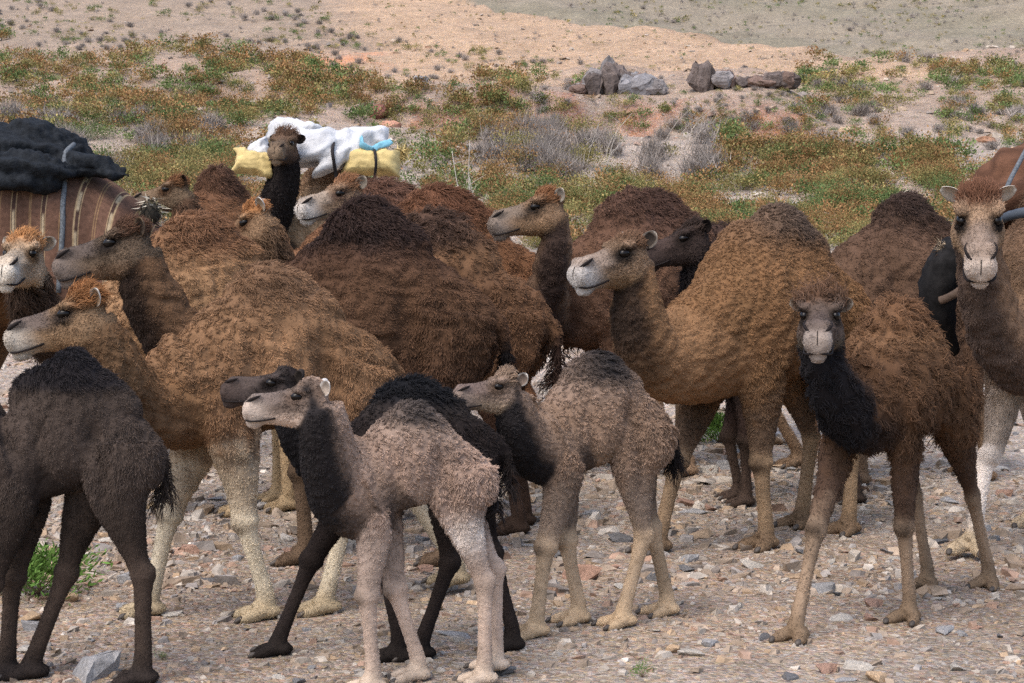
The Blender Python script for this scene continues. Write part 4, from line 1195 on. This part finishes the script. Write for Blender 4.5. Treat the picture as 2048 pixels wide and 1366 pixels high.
# orange head with white ear
add_camel('X', 'camel', 'orange-crowned camel with lowered head and white ear behind the gold camel',
      (772, 360), 13.6, 190, (492, 446), 12.6, 180, -26, 0.48,
      pal((0.18, 0.085, 0.04), hump=(0.10, 0.05, 0.035), back=(0.16, 0.075, 0.04), throat=(0.1, 0.06, 0.035), nape=(0.2, 0.105, 0.05), face=(0.22, 0.13, 0.07), crown=(0.29, 0.125, 0.042), muzzle=(0.4, 0.34, 0.28), ear_out=(0.66, 0.62, 0.56), ear_in=(0.4, 0.3, 0.2), hump_len=0.06),
      **merge(ADULT, voxel=0.014, wool=0.014, clump=0.03, hair_r=0.0017, p1=(0.42, -0.05), p2=(0.15, 0.35), earsz=0.22, dome=0.05))
# rump right behind the dark adult
add_camel('M', 'camel', 'woolly brown camel whose rounded rump shows beside the dark adult with black hump',
      (868, 424), 10.75, 166, (560, 600), 11.2, 170, -15, 0.5,
      pal((0.120, 0.061, 0.031), back=(0.15, 0.078, 0.038), flank=(0.12, 0.06, 0.03), hump=(0.045, 0.028, 0.024), hump_amt=0.8, throat=DARKB, legu=(0.055, 0.028, 0.018), legl=(0.06, 0.035, 0.024), foot=(0.05, 0.03, 0.02), belly=(0.06, 0.03, 0.018), tail=(0.04, 0.022, 0.016), hump_len=0.06),
      feet=(None, None, ('dx', -0.05), px(1042)), **merge(ADULT, voxel=0.0115, wool=0.015, clump=0.026, shag=1.5, curl=1.0, hair_r=0.0015, wx=1.05, lx=0.93, conv=0.4, ruffle=0.3))
# head and hump in the middle distance
add_camel('P', 'camel', 'russet camel with broad dark hump and black throat behind the tawny adult',
      (1290, 378), 12.6, 199, (1068, 415), 11.9, 190, -7, 0.50,
      pal((0.125, 0.064, 0.037), back=(0.105, 0.054, 0.034), hump=(0.060, 0.033, 0.026), hump_amt=0.75, throat=(0.03, 0.02, 0.018), throat_lo=0.3, nape=(0.20, 0.115, 0.065), face=(0.20, 0.12, 0.068), crown=(0.22, 0.095, 0.038), nose=(0.16, 0.12, 0.09), muzzle=(0.20, 0.155, 0.125), jaw=(0.23, 0.135, 0.07), ear_out=(0.6, 0.52, 0.42), eyering=(0.02, 0.015, 0.012), legu=(0.13, 0.075, 0.045), legl=(0.20, 0.13, 0.08), hump_len=0.035),
      feet=(px(1440), px(1320), px(1590), px(1500)), **merge(ADULT, voxel=0.0125, wool=0.012, clump=0.028, shag=1.2, hair_r=0.0016, p1=(0.42, -0.20), p2=(0.05, 0.50), humpk=1.15, dome=0.04, beard=0.005))
# black head
add_camel('Q', 'camel', 'small black camel, head and throat only, peering out behind the tawny adult',
      (1570, 545), 11.6, 186, (1362, 478), 10.95, 193, -10, 0.44,
      pal((0.035, 0.024, 0.02), hump=BLACKISH, throat=(0.014, 0.011, 0.011), throat_lo=-0.8, nape=(0.03, 0.02, 0.018), face=(0.038, 0.026, 0.022), crown=(0.05, 0.032, 0.025), muzzle=(0.05, 0.035, 0.03), nose=(0.05, 0.033, 0.028), legu=(0.04, 0.025, 0.02), legl=(0.06, 0.04, 0.03), ear_out=(0.03, 0.022, 0.02), crown_len=0.05),
      **merge(YOUNG, voxel=0.012, wool=0.018, clump=0.026, hair_r=0.0015, p1=(0.35, -0.05), p2=(0.0, 0.4), nk=1.1))
# the tawny adult
add_camel('R', 'camel', 'tawny adult camel with grey muzzle and dark hump standing behind the grey-brown calf',
      (1560, 410), 10.35, 221, (1232, 508), 9.35, 218, -7, 0.48,
      pal((0.190, 0.098, 0.042), back=(0.175, 0.088, 0.038), flank=(0.17, 0.085, 0.036), hump=(0.085, 0.064, 0.053), hump_amt=0.85, throat=(0.022, 0.016, 0.014), throat_lo=0.25, throat_t=0.35, nape=(0.22, 0.115, 0.052), legu=(0.11, 0.068, 0.042), legl=(0.25, 0.165, 0.095), foot=(0.16, 0.105, 0.062),
          face=(0.18, 0.115, 0.07), crown=(0.14, 0.075, 0.042), nose=(0.24, 0.18, 0.14), muzzle=(0.40, 0.37, 0.345), jaw=(0.21, 0.125, 0.065), eyering=(0.018, 0.014, 0.012), belly=(0.09, 0.045, 0.022), knee=(0.03, 0.02, 0.015), ear_out=(0.42, 0.36, 0.30), ear_in=(0.07, 0.055, 0.045), hump_len=0.03, crown_len=0.02, beard=0.005),
      feet=(px(1525), px(1312), px(1692), px(1600)), **merge(ADULT, voxel=0.0098, wool=0.008, clump=0.0135, shag=0.7, curl=0.55, hair_r=0.0013, nk=1.22, p1=(0.66, -0.26), p2=(0.02, 0.52), zw=0.17, lr=1.05, humpk=0.78, tt=0.06, dome=0.01, conv=0.6))
# dark hump between
add_camel('S', 'camel', 'dark brown camel, only a bit of back showing between the russet and tawny camels',
      (1445, 447), 13.9, 8, (1720, 520), 13.9, 5, -5, 0.46,
      pal((0.075, 0.042, 0.028), hump=(0.05, 0.03, 0.024), throat=DARKB, legu=(0.08, 0.05, 0.03), legl=(0.12, 0.08, 0.05), hump_len=0.06),
      **merge(YOUNG, voxel=0.015, wool=0.02, clump=0.034, hair_r=0.0018))
# dark brown back right
add_camel('T', 'camel', 'dark brown camel with greyish black hump, standing between the tawny adult and the saddled camel',
      (1812, 388), 12.4, 190, (1590, 560), 11.7, 190, -10, 0.48,
      pal((0.100, 0.056, 0.034), back=(0.090, 0.050, 0.032), hump=(0.040, 0.026, 0.022), hump_amt=0.9, throat=DARKB, legu=(0.09, 0.05, 0.03), legl=(0.16, 0.1, 0.06), hump_len=0.04),
      **merge(ADULT, voxel=0.013, wool=0.01, clump=0.024, hair_r=0.0016, lx=0.92, zw=0.02, humpk=0.78, tt=0.05))
# saddled camel facing out
add_camel('U', 'camel', 'tan camel with pale face and white ears looking straight out, wearing black padded saddle',
      (2105, 360), 10.2, 246, (1958, 440), 8.95, 258, -30, 0.56,
      pal((0.16, 0.095, 0.055), back=(0.15, 0.085, 0.05), hump=DARKB, throat=(0.055, 0.038, 0.032), throat_lo=0.2, throat_amt=0.8, nape=(0.17, 0.1, 0.06), legu=(0.30, 0.24, 0.19), legl=(0.60, 0.53, 0.47), foot=(0.40, 0.31, 0.20),
          face=(0.26, 0.17, 0.105), crown=(0.14, 0.062, 0.034), nose=(0.20, 0.145, 0.11), muzzle=(0.44, 0.36, 0.30), jaw=(0.27, 0.175, 0.10), eyering=(0.018, 0.014, 0.012), belly=(0.10, 0.06, 0.035), ear_out=(0.72, 0.66, 0.58), ear_in=(0.5, 0.42, 0.34), crown_len=0.04, beard=0.005, knee_amt=0.3),
      feet=(('dx', 0.05), ('dx', 0.30, 0.03, -0.14), None, None), **merge(ADULT, voxel=0.0105, wool=0.01, clump=0.018, hair_r=0.0013, nk=1.0, p1=(0.45, -0.35), p2=(-0.05, 0.55), earsz=0.2, ear_t=(-0.2, 0.85, 0.45)))
# shaggy young camel
add_camel('V', 'camel', 'shaggy dark brown young camel with black neck and pale muzzle, standing alone on the gravel',
      (1795, 598), 8.25, 236, (1640, 632), 7.62, 258, -6, 0.43,
      pal((0.090, 0.046, 0.023), back=(0.155, 0.080, 0.038), flank=(0.085, 0.043, 0.022), hump=(0.11, 0.05, 0.024), hump_amt=0.5, throat=(0.015, 0.013, 0.014), throat_lo=-0.75, throat_amt=1.0, throat_t=-0.12, nape=(0.055, 0.032, 0.022), legu=(0.065, 0.038, 0.025), legl=(0.23, 0.16, 0.105), foot=(0.17, 0.115, 0.07),
          face=(0.085, 0.060, 0.047), crown=(0.105, 0.054, 0.030), nose=(0.075, 0.054, 0.045), muzzle=(0.25, 0.205, 0.175), jaw=(0.07, 0.055, 0.04), eyering=(0.02, 0.015, 0.012), belly=(0.04, 0.022, 0.015), knee=(0.04, 0.028, 0.02), ear_out=(0.34, 0.28, 0.22), ear_in=(0.12, 0.09, 0.07), crown_len=0.1, beard=0.012, hump_len=0.05, leg_len=0.014),
      feet=(px(1815), px(1572), px(2015), px(1852)), **merge(YOUNG, zb=1.08, lx=0.9, wx=1.1, lr=1.05, voxel=0.009, wool=0.026, clump=0.027, shag=1.9, curl=1.3, hair_r=0.0012, nk=1.15, p1=(0.20, -0.12), p2=(-0.06, 0.42), dome=0.05, conv=0.5, ear_t=(-0.15, 0.92, 0.28), earsz=0.17))
print('camels', STATS, round(time.time() - T0, 1))
# ================================================================== loads and saddlery
def shape_mesh(name, pieces, voxel, mat, lump=0.0, lscale=0.1, fold=None, it=4, colour=None):
    """several closed pieces fused into one soft mesh"""
    A_ = Acc()
    for V, F in pieces: A_.add(V, F)
    P, Q = remesh(np.concatenate(A_.V), A_.F, voxel)
    E_ = quad_edges(Q); P = lap(P, E_, it)
    fn = np.cross(P[Q[:, 2]] - P[Q[:, 0]], P[Q[:, 3]] - P[Q[:, 1]])
    N_ = np.stack([sum(np.bincount(Q[:, c], fn[:, k], len(P)) for c in range(4)) for k in range(3)], 1)
    N_ /= np.linalg.norm(N_, axis=1)[:, None] + 1e-12
    if lump: P = P + N_ * (lump * (wav3(P, lscale, 5) + 0.5 * wav3(P, lscale * 0.4, 6)))[:, None]
    if fold is not None: P = P + N_ * fold(P)[:, None]
    me = mesh_from(name, P, Q, mat)
    if colour is not None: vcol(me, colour(P, N_))
    return me

def pillow(c, a, b, t, ears=0.10, n=22):
    """a filled sack: half axes a, b (in its plane) and t (thickness), pinched corners"""
    c, a, b, t = (np.asarray(q, float) for q in (c, a, b, t))
    V = []; F = []
    for s in (1, -1):
        for i in range(n):
            for j in range(n):
                u_, v_ = -1 + 2 * i / (n - 1), -1 + 2 * j / (n - 1)
                h = ((1 - u_ ** 4) * (1 - v_ ** 4)) ** 0.5
                k = 1 + ears * (u_ * u_ * v_ * v_) - 0.05 * (u_ * u_ + v_ * v_)
                V.append(c + a * u_ * k + b * v_ * k + t * s * h)
    m = n * n
    for i in range(n - 1):
        for j in range(n - 1):
            q = (i * n + j, (i + 1) * n + j, (i + 1) * n + j + 1, i * n + j + 1)
            F.append(q); F.append(tuple(m + x for x in q[::-1]))
    # weld the rims
    rim = [i * n + j for i in range(n) for j in range(n) if i in (0, n - 1) or j in (0, n - 1)]
    remap = list(range(2 * m))
    for r_ in rim: remap[m + r_] = r_
    F = [tuple(remap[x] for x in f) for f in F]
    used = sorted({x for f in F for x in f}); inv = {x: k for k, x in enumerate(used)}
    return np.array(V)[used], [tuple(inv[x] for x in f) for f in F]

def wrinkle(V, amp, scale, seed):
    V = np.asarray(V); return V + np.stack([wav3(V, scale, seed + i) for i in range(3)], 1) * amp

UPV = np.array([0, 0, 1.0])
# ---- striped blanket over the pack camel
cH = CAMELS['H'][1]; Sh = cH['S']
M_BLK = attr_mat('striped_wool', 'tint', rough=0.95, spec=0.05, noise=0.25, nscale=30, bump=0.5, bscale=120, bdist=0.006)
nx_, na_ = 420, 64
V = []; C = []
def blanket_point(x, al):
    # x along the spine (m / S), al from -1 (far hem) to 1 (near hem)
    top_z = np.interp(x, [-1.0, -0.86, -0.7, -0.45, -0.1, 0.3, 0.7, 1.0], [1.22, 1.45, 1.66, 1.86, 2.06, 2.00, 1.84, 1.7])
    w_ = np.interp(x, [-1.0, -0.86, -0.6, -0.1, 0.4, 1.0], [0.20, 0.34, 0.45, 0.52, 0.50, 0.44])
    th_ = al * 1.95
    y = math.sin(min(abs(th_), 1.57)) * (1 if al > 0 else -1)
    z = math.cos(min(abs(th_), 1.57))
    drop = max(abs(th_) - 1.57, 0) / 0.38
    zc = top_z - 0.46
    return x, y * w_ * (1 + 0.06 * drop), zc + z * 0.46 - drop * 0.42
base_c = np.array((0.105, 0.058, 0.040))
for i in range(nx_):
    x = -1.0 + 2.0 * i / (nx_ - 1)
    # woven bands: a pair of pale lines with a ladder between, wider and narrower ones alternating
    ph = (x * Sh / 0.21) % 1.0; ph2 = (x * Sh / 0.21 + 0.5) % 1.0
    for j in range(na_):
        al = -1 + 2 * j / (na_ - 1)
        lx_, ly_, lz_ = blanket_point(x, al)
        V.append((lx_, ly_, lz_))
        c = base_c * (0.85 + 0.3 * math.sin(x * 9) ** 2)
        if ph < 0.030 or 0.145 < ph < 0.175: c = np.array((0.30, 0.215, 0.125))
        elif 0.05 < ph < 0.125 and int(al * 70) % 2 == 0: c = np.array((0.33, 0.26, 0.17))
        elif ph < 0.175: c = np.array((0.06, 0.035, 0.028))
        if ph2 < 0.02 or 0.06 < ph2 < 0.08: c = np.array((0.23, 0.145, 0.075))
        C.append(c)
V = np.array(V) * Sh
V[:, 1] += 0.020 * np.sin(V[:, 0] * 16) * sstep(0.1, 0.4, np.abs(V[:, 1]))
F = np.array([(i * na_ + j, i * na_ + j + 1, (i + 1) * na_ + j + 1, (i + 1) * na_ + j) for i in range(nx_ - 1) for j in range(na_ - 1)])
me = mesh_from('striped_blanket', V, F, M_BLK); vcol(me, np.array(C))
bl = link('blanket_cloth', me)
root = empty('striped_blanket', tuple(cH['org']), R(176)); bl.parent = root
md = bl.modifiers.new('thick', 'SOLIDIFY'); md.thickness = 0.015
tag(root, 'brown woven pack blanket with rows of pale ladder stripes draped over a camel', 'blanket')
def to_local(o, p): return np.array(o.matrix_world.inverted() @ Vector(p)) if False else (np.asarray(p) - cH['org']) @ cH['Rm'].T
# tassel of dry grass and dark wool at the rump end
gt = np.random.default_rng(5)
M_STRAW = attr_mat('straw', 'tint', rough=0.9, spec=0.1)
A_ = Acc()
tc_ = to_local(root, unproject(302, 418, 12.6))
for i in range(260):
    dv = gt.normal(size=3); dv[2] = dv[2] * 0.7; dv /= np.linalg.norm(dv)
    p0 = tc_ + gt.normal(size=3) * 0.035; e = p0 + dv * gt.uniform(0.05, 0.13) + np.array([0, 0, -0.03])
    c = (0.50, 0.45, 0.36) if (dv[2] > 0.1 and gt.random() < 0.75) else ((0.03, 0.028, 0.022) if gt.random() < 0.7 else (0.2, 0.17, 0.1))
    s = np.cross(dv, gt.normal(size=3)); s *= 0.006 / np.linalg.norm(s)
    A_.add([p0 - s, p0 + s, e], [(0, 1, 2)], c)
V_, F_ = ellipsoid(tc_ + np.array([0, 0, -0.03]), np.eye(3) * np.array([0.07, 0.07, 0.075])); A_.add(V_, F_, (0.035, 0.03, 0.024))
link('tassel', A_.mesh('tassel', M_STRAW), root)
A_ = Acc()
V_, F_ = ellipsoid(np.array(blanket_point(-0.13, 0.86)) * Sh + np.array([0, 0.02, 0]), np.array([[0.045, 0, 0.01], [0, 0.03, 0], [0, 0.0, 0.028]])); A_.add(wrinkle(V_, 0.014, 0.07, 3), F_, (0.62, 0.60, 0.58))
link('cloth_tie', A_.mesh('cloth_tie', M_STRAW), root)

# ---- black cloth heaped on the blanket
M_BLACK = plain_mat('black_cloth', (0.012, 0.014, 0.017), rough=0.9, spec=0.15, noise=0.5, nscale=25, bump=0.7, bscale=60, bdist=0.01)
def path_tube(pts, ra, rb, n=20):
    P = spline([unproject(*p) for p in pts], n)
    k = np.linspace(0, 1, len(ra)); t_ = np.linspace(0, 1, n)
    return tube(P, np.interp(t_, k, ra), np.interp(t_, k, rb), (0, 1, 0.2))
pcs = [path_tube([(-260, 305, 13.0), (-60, 302, 13.0), (60, 297, 13.0), (150, 318, 13.0), (222, 348, 13.0)], [.2, .40, .40, .28, .06], [.10, .17, .20, .12, .03]),
       path_tube([(-260, 340, 12.6), (-50, 338, 12.52), (40, 345, 12.48), (100, 345, 12.5), (140, 338, 12.6)], [.15, .2, .2, .16, .08], [.10, .15, .14, .12, .05]),
       path_tube([(110, 326, 12.75), (175, 330, 12.68), (228, 342, 12.62), (264, 354, 12.6)], [.10, .14, .09, .02], [.05, .08, .05, .018])]
me = shape_mesh('black_cloth', pcs, 0.02, M_BLACK, lump=0.012, lscale=0.12, fold=lambda P: 0.024 * np.sin(P[:, 0] * 9 + P[:, 2] * 42 + 2.5 * wav3(P, 0.5, 3)), it=6)
tag(link('black_cloth', me), 'crumpled black cloth bundle lying on the striped blanket', 'cloth')
M_ROPE = plain_mat('grey_rope', (0.11, 0.12, 0.13), rough=0.9, spec=0.1, noise=0.4, nscale=70, bump=0.6, bscale=160, bdist=0.006)
def rope(pts, r, name, label, mat=None, n=28):
    P = spline([unproject(*p) for p in pts], n)
    V_, F_ = tube(P, np.full(n, r), np.full(n, r), (0, 1, 0.3))
    return tag(link(name, mesh_from(name, V_, F_, mat or M_ROPE)), label, 'rope')
def on_blanket(x, al, off=0.02):
    q = np.array(blanket_point(x, al)) * Sh; c_ = np.array([q[0], 0, q[2] - 0.25 * Sh])
    n_ = q - c_; n_ /= np.linalg.norm(n_); return q + n_ * off
P = spline([on_blanket(-0.26, 0.10, 0.16), on_blanket(-0.25, 0.22, 0.14), on_blanket(-0.26, 0.34, 0.07), on_blanket(-0.28, 0.46, .04), on_blanket(-0.29, 0.60, .035), on_blanket(-0.30, 0.74, .035), on_blanket(-0.29, 0.88, .035), on_blanket(-0.28, 0.98, .035)], 30)
V_, F_ = tube(P, np.full(30, 0.018), np.full(30, 0.018), (1, 0, 0))
rp_o = link('rope', mesh_from('rope', V_ @ cH['Rm'] + cH['org'], F_, M_ROPE)); tag(rp_o, 'grey rope tying the black cloth down over the striped blanket', 'rope')

# ---- sacks on the black-necked camel
M_WSACK = plain_mat('white_plastic_sacking', (0.50, 0.50, 0.505), rough=0.6, spec=0.2, noise=0.22, nscale=5, bump=0.5, bscale=30, bdist=0.02)
M_YSACK = plain_mat('yellow_sacking', (0.55, 0.42, 0.18), rough=0.65, spec=0.2, noise=0.20, nscale=6, bump=0.4, bscale=35, bdist=0.015)
M_BLUE = plain_mat('blue_cloth', (0.18, 0.40, 0.50), rough=0.8, spec=0.1, noise=0.2)
M_STRAP = plain_mat('dark_strap', (0.022, 0.018, 0.018), rough=0.8, spec=0.2)
D0 = 16.9
def at(x, y, dd=0.0): return unproject(x, y, D0 + dd)
k0 = D0 / FPX
def sack(name, label, mat, x, y, dd, wpx, hpx, th, rot, ears, seed, amp=0.010, yaw=0.0):
    ca, sa = math.cos(rot), math.sin(rot)
    a_ = np.array([ca * math.cos(yaw), ca * math.sin(yaw), sa]) * wpx / 2 * k0; b_ = np.array([-sa, 0.25, ca]) * hpx / 2 * k0
    t_ = np.cross(a_, b_); t_ = t_ / np.linalg.norm(t_) * th
    V_, F_ = pillow(at(x, y, dd), a_, b_, t_, ears)
    V_ = wrinkle(V_, amp * 1.6, 0.20, seed); V_ = wrinkle(V_, amp * 0.9, 0.08, seed + 9)
    V_[:, 2] -= 0.10 * (V_[:, 0] - at(x, y, dd)[0]) ** 2 / (wpx / 2 * k0)
    return tag(link(name, mesh_from(name, V_, F_, mat)), label, 'sack', 'sacks on the pack camel')
sack('yellow_sack', 'plump yellow sack with dark strap hanging over the pack camel\'s flank', M_YSACK, 741, 323, 0.05, 118, 52, 0.13, -0.02, 0.14, 1)
sack('yellow_sack', 'yellow sack end with pointed corner poking out in front of the black neck', M_YSACK, 508, 324, -0.25, 78, 44, 0.11, -0.16, 0.30, 2)
sack('white_sack', 'long white sack lying highest on the load behind the dark head', M_WSACK, 594, 264, 0.75, 128, 44, 0.16, -0.15, 0.06, 3)
sack('white_sack', 'white sack beside the black neck, above the pointed yellow corner', M_WSACK, 521, 304, -0.05, 44, 50, 0.12, 0.35, 0.08, 4)
me = shape_mesh('white_tarp', [
    pillow(at(668, 298, 0.15), np.array([0.40, 0, -0.02]), np.array([0.03, 0.10, 0.19]), np.array([0, -0.16, 0.05]), 0.05),
    pillow(at(634, 296, 0.05), np.array([0.20, 0, 0.02]), np.array([0.0, 0.08, 0.15]), np.array([0, -0.15, 0.04]), 0.05),
    pillow(at(728, 281, 0.35), np.array([0.25, 0, 0.03]), np.array([0, 0.12, 0.11]), np.array([0, -0.15, 0.06]), 0.05),
    pillow(at(664, 325, -0.02), np.array([0.15, 0, 0.05]), np.array([0.06, 0.02, 0.12]), np.array([0, -0.10, 0.02]), 0.02)], 0.013, M_WSACK,
    fold=lambda P: 0.016 * np.sin(P[:, 0] * 22 - P[:, 2] * 30 + 2.2 * wav3(P, 0.5, 8)) * sstep(-0.3, 0.6, wav3(P, 0.4, 9) + 0.4), it=5)
tag(link('white_tarp', me), 'creased white plastic sheet wrapped over the pack camel\'s sacks', 'tarp')
# blue strip: two knotted flaps
A_ = Acc()
for pts, r_ in (([(722, 276, .0), (726, 292, -.06), (745, 299, -.06)], .035), ([(745, 299, -.06), (762, 290, -.04), (783, 283, .0)], .032)):
    P = spline([at(*q) for q in pts], 12)
    V_, F_ = tube(P, np.full(12, r_), np.full(12, 0.012), (0, 0.3, 1)); A_.add(wrinkle(V_, 0.008, 0.08, 4), F_)
tag(link('blue_cloth_strip', A_.mesh('blue_cloth_strip', M_BLUE)), 'knotted blue cloth strip on the white and yellow sacks', 'cloth')
A_ = Acc()
for i in range(160):
    dv = gt.normal(size=3); dv /= np.linalg.norm(dv); p0 = at(804, 307, 0.2) + gt.normal(size=3) * 0.02
    e = p0 + dv * gt.uniform(0.05, 0.11); s = np.cross(dv, gt.normal(size=3)); s *= 0.008 / np.linalg.norm(s)
    A_.add([p0 - s, p0 + s, e], [(0, 1, 2)])
tag(link('yellow_tuft', A_.mesh('yellow_tuft', M_YSACK, False)), 'frayed yellow tuft sticking out at the end of the sacks', 'tuft')
rope([(667, 286, -0.05 + D0), (665, 305, D0 - 0.16), (668, 325, D0 - 0.15), (671, 345, D0 - 0.08), (672, 362, D0 - 0.05)], 0.016, 'strap', 'dark strap crossing the white sheet on the pack camel', M_STRAP, 18)
rope([(748, 296, D0 - 0.03), (751, 312, D0 - 0.13), (752, 330, D0 - 0.13), (750, 350, D0 - 0.06), (749, 372, D0 - 0.02)], 0.014, 'strap', 'dark strap cutting into the plump yellow sack', M_STRAP, 18)

# ---- saddle of the camel that faces out
M_PAD = plain_mat('black_saddle_pad', (0.013, 0.012, 0.012), rough=0.9, spec=0.08, noise=0.5, nscale=20, bump=0.3, bscale=60, bdist=0.006)
def saddle_path(pts, ra, rb, n=26):
    P = spline([unproject(*p) for p in pts], n); t_ = np.linspace(0, 1, n); k = np.linspace(0, 1, len(ra))
    return tube(P, np.interp(t_, k, ra), np.interp(t_, k, rb), (0.3, 1, 0))
sroot = empty('saddle', tuple(unproject(2040, 470, 9.9)))
tag(sroot, 'black padded pack saddle on the camel that looks straight out', 'saddle')
so = np.array(sroot.location)
def sub(name, VF, mat, wr=0.004):
    V_, F_ = VF; V_ = wrinkle(wrinkle(V_, wr, 0.14, 4), wr * 0.5, 0.06, 8); return link(name, mesh_from(name, V_ - so, F_, mat), sroot)
sub('saddle_pad', saddle_path([(1960, 470, 9.75), (1918, 500, 9.6), (1888, 535, 9.55), (1875, 580, 9.55), (1882, 640, 9.6), (1905, 700, 9.7)], [.05, .10, .13, .13, .10, .05], [.06, .09, .105, .10, .08, .04]), M_PAD, 0.012)
sub('saddle_pad', saddle_path([(2150, 440, 9.75), (2190, 500, 9.55), (2205, 580, 9.5), (2190, 680, 9.6)], [.06, .12, .13, .06], [.06, .10, .11, .05]), M_PAD)
sub('crossbar', saddle_path([(1995, 446, 9.6), (2025, 430, 9.45), (2060, 424, 9.4), (2110, 428, 9.45)], [.02, .028, .03, .03], [.02, .028, .03, .03]), plain_mat('blue_grey_bar', (0.055, 0.065, 0.08), rough=0.7, spec=0.15))
sub('girth_strap', saddle_path([(1880, 600, 9.42), (1905, 590, 9.36), (1935, 570, 9.3)], [.014, .016, .014], [.02, .022, .02]), plain_mat('leather_strap', (0.10, 0.065, 0.045), rough=0.7))
A_ = Acc()
for i in range(90):
    p0 = unproject(1888 + gt.normal() * 8, 500 + gt.normal() * 7, 9.5) - so; dv = np.array([-0.7 + gt.normal() * 0.5, gt.normal() * 0.4, 0.35 + gt.normal() * 0.6]); dv /= np.linalg.norm(dv)
    s = np.cross(dv, gt.normal(size=3)); s *= 0.004 / np.linalg.norm(s); A_.add([p0 - s, p0 + s, p0 + dv * gt.uniform(0.03, 0.075)], [(0, 1, 2)], (0.33, 0.25, 0.17) if gt.random() < 0.6 else (0.05, 0.03, 0.02))
link('wool_fringe', A_.mesh('wool_fringe', M_STRAW, False), sroot)
M_RUSTB = plain_mat('rust_blanket', (0.105, 0.052, 0.032), rough=0.95, spec=0.05, noise=0.35, nscale=9, bump=0.6, bscale=80, bdist=0.01)
me = shape_mesh('rust_bundle', [ellipsoid(unproject(2085, 395, 10.6), np.array([[0.42, 0, -0.06], [0, 0.4, 0], [0.05, 0, 0.33]])), ellipsoid(unproject(2030, 400, 10.4), np.array([[0.25, 0, 0.10], [0, 0.3, 0], [-0.05, 0, 0.14]]))], 0.02, M_RUSTB,
                fold=lambda P: 0.012 * np.sin(P[:, 0] * 26 + P[:, 2] * 20 + 1.5 * wav3(P, 0.4, 2)), it=5)
tag(link('rust_bundle', me), 'rust-coloured folded blanket bundle piled on the saddled camel', 'bundle')
rope([(2052, 300, 10.25), (2036, 330, 10.1), (2018, 365, 9.98), (2006, 402, 9.9)], 0.013, 'strap', 'grey strap running down the rust-coloured bundle', M_ROPE)
print('loads', round(time.time() - T0, 1))
# ------------------------------------------------------------------ labels for stones and shrubs by what they lie beside
NEAR = {'A': 'the charcoal calf', 'B': 'the pale calf', 'C': 'the black calf', 'D': 'the grey-brown calf', 'E': 'the golden brown camel', 'L': 'the dark adult', 'G': 'the gold camel',
        'M': 'the woolly rump', 'P': 'the russet camel', 'R': 'the tawny adult', 'T': 'the dark brown camel', 'U': 'the saddled camel', 'V': 'the shaggy young camel', 'J': 'the sack carrier', 'K': 'the rusty camel'}
SWORD = {'grey': 'blue-grey', 'pale': 'pale buff', 'red': 'reddish', 'ochre': 'ochre yellow', 'dark': 'dark slate'}
def size_word(s, a, b): return 'small' if s < a else ('large' if s > b else 'middling')
for o, k, s_ in STONES:
    best, bd_ = None, 1e9
    for key, nm in NEAR.items():
        c = CAMELS[key][1]; v = (np.array(o.location) - c['org']) @ c['Rm'].T
        dd = math.hypot(max(abs(v[0]) - 0.5, 0), max(abs(v[1]) - 0.2, 0))
        side = 'in front of' if v[0] > 0.75 * c['S'] else ('behind' if v[0] < -0.75 * c['S'] else ('under' if abs(v[1]) < 0.3 else 'beside'))
        if dd < bd_: best, bd_ = (side, nm), dd
    t = tag(o, '%s %s angular stone on the gravel %s %s' % (size_word(s_, 0.075, 0.12), SWORD[k], best[0], best[1]), 'stone', 'loose stones on the gravel')

MARKS = [('above the black cloth load', 100, 200), ('above the small reddish camel', 380, 270), ('above the white sacks', 660, 215), ('beside the maroon boulder', 790, 230), ('behind the rusty hump', 880, 340), ('behind the black-throated russet head', 1060, 350),
         ('below the rock outcrop', 1230, 220), ('behind the russet hump', 1300, 330), ('behind the tawny hump', 1560, 370), ('below the dark rock ledge', 1480, 210), ('behind the dark brown hump', 1780, 350), ('behind the saddled camel', 1980, 330),
         ('on the green hillside beside the gully', 1750, 170), ('on the stony hillside above the saddled camel', 1990, 200), ('high on the rusty slope', 250, 120), ('on the slope beside the orange earth scar', 640, 150), ('behind the small reddish camel', 250, 340)]
for o, k, s_, d_ in SHRUBS:
    q = project(np.array(o.location)); m_ = min(MARKS, key=lambda m: math.hypot((m[1] - q[0]) / 1.6, m[2] - q[1]))
    shape = 'low spreading' if o.scale[2] < 0.88 * o.scale[0] else ('upright' if o.scale[2] > 1.0 * o.scale[0] else 'rounded')
    tag(o, '%s %s %s growing %s' % (size_word(s_, 0.42, 0.62), shape, SCRUB[k]['word'], m_[0]), 'shrub', 'shrubs on the slope behind the herd')
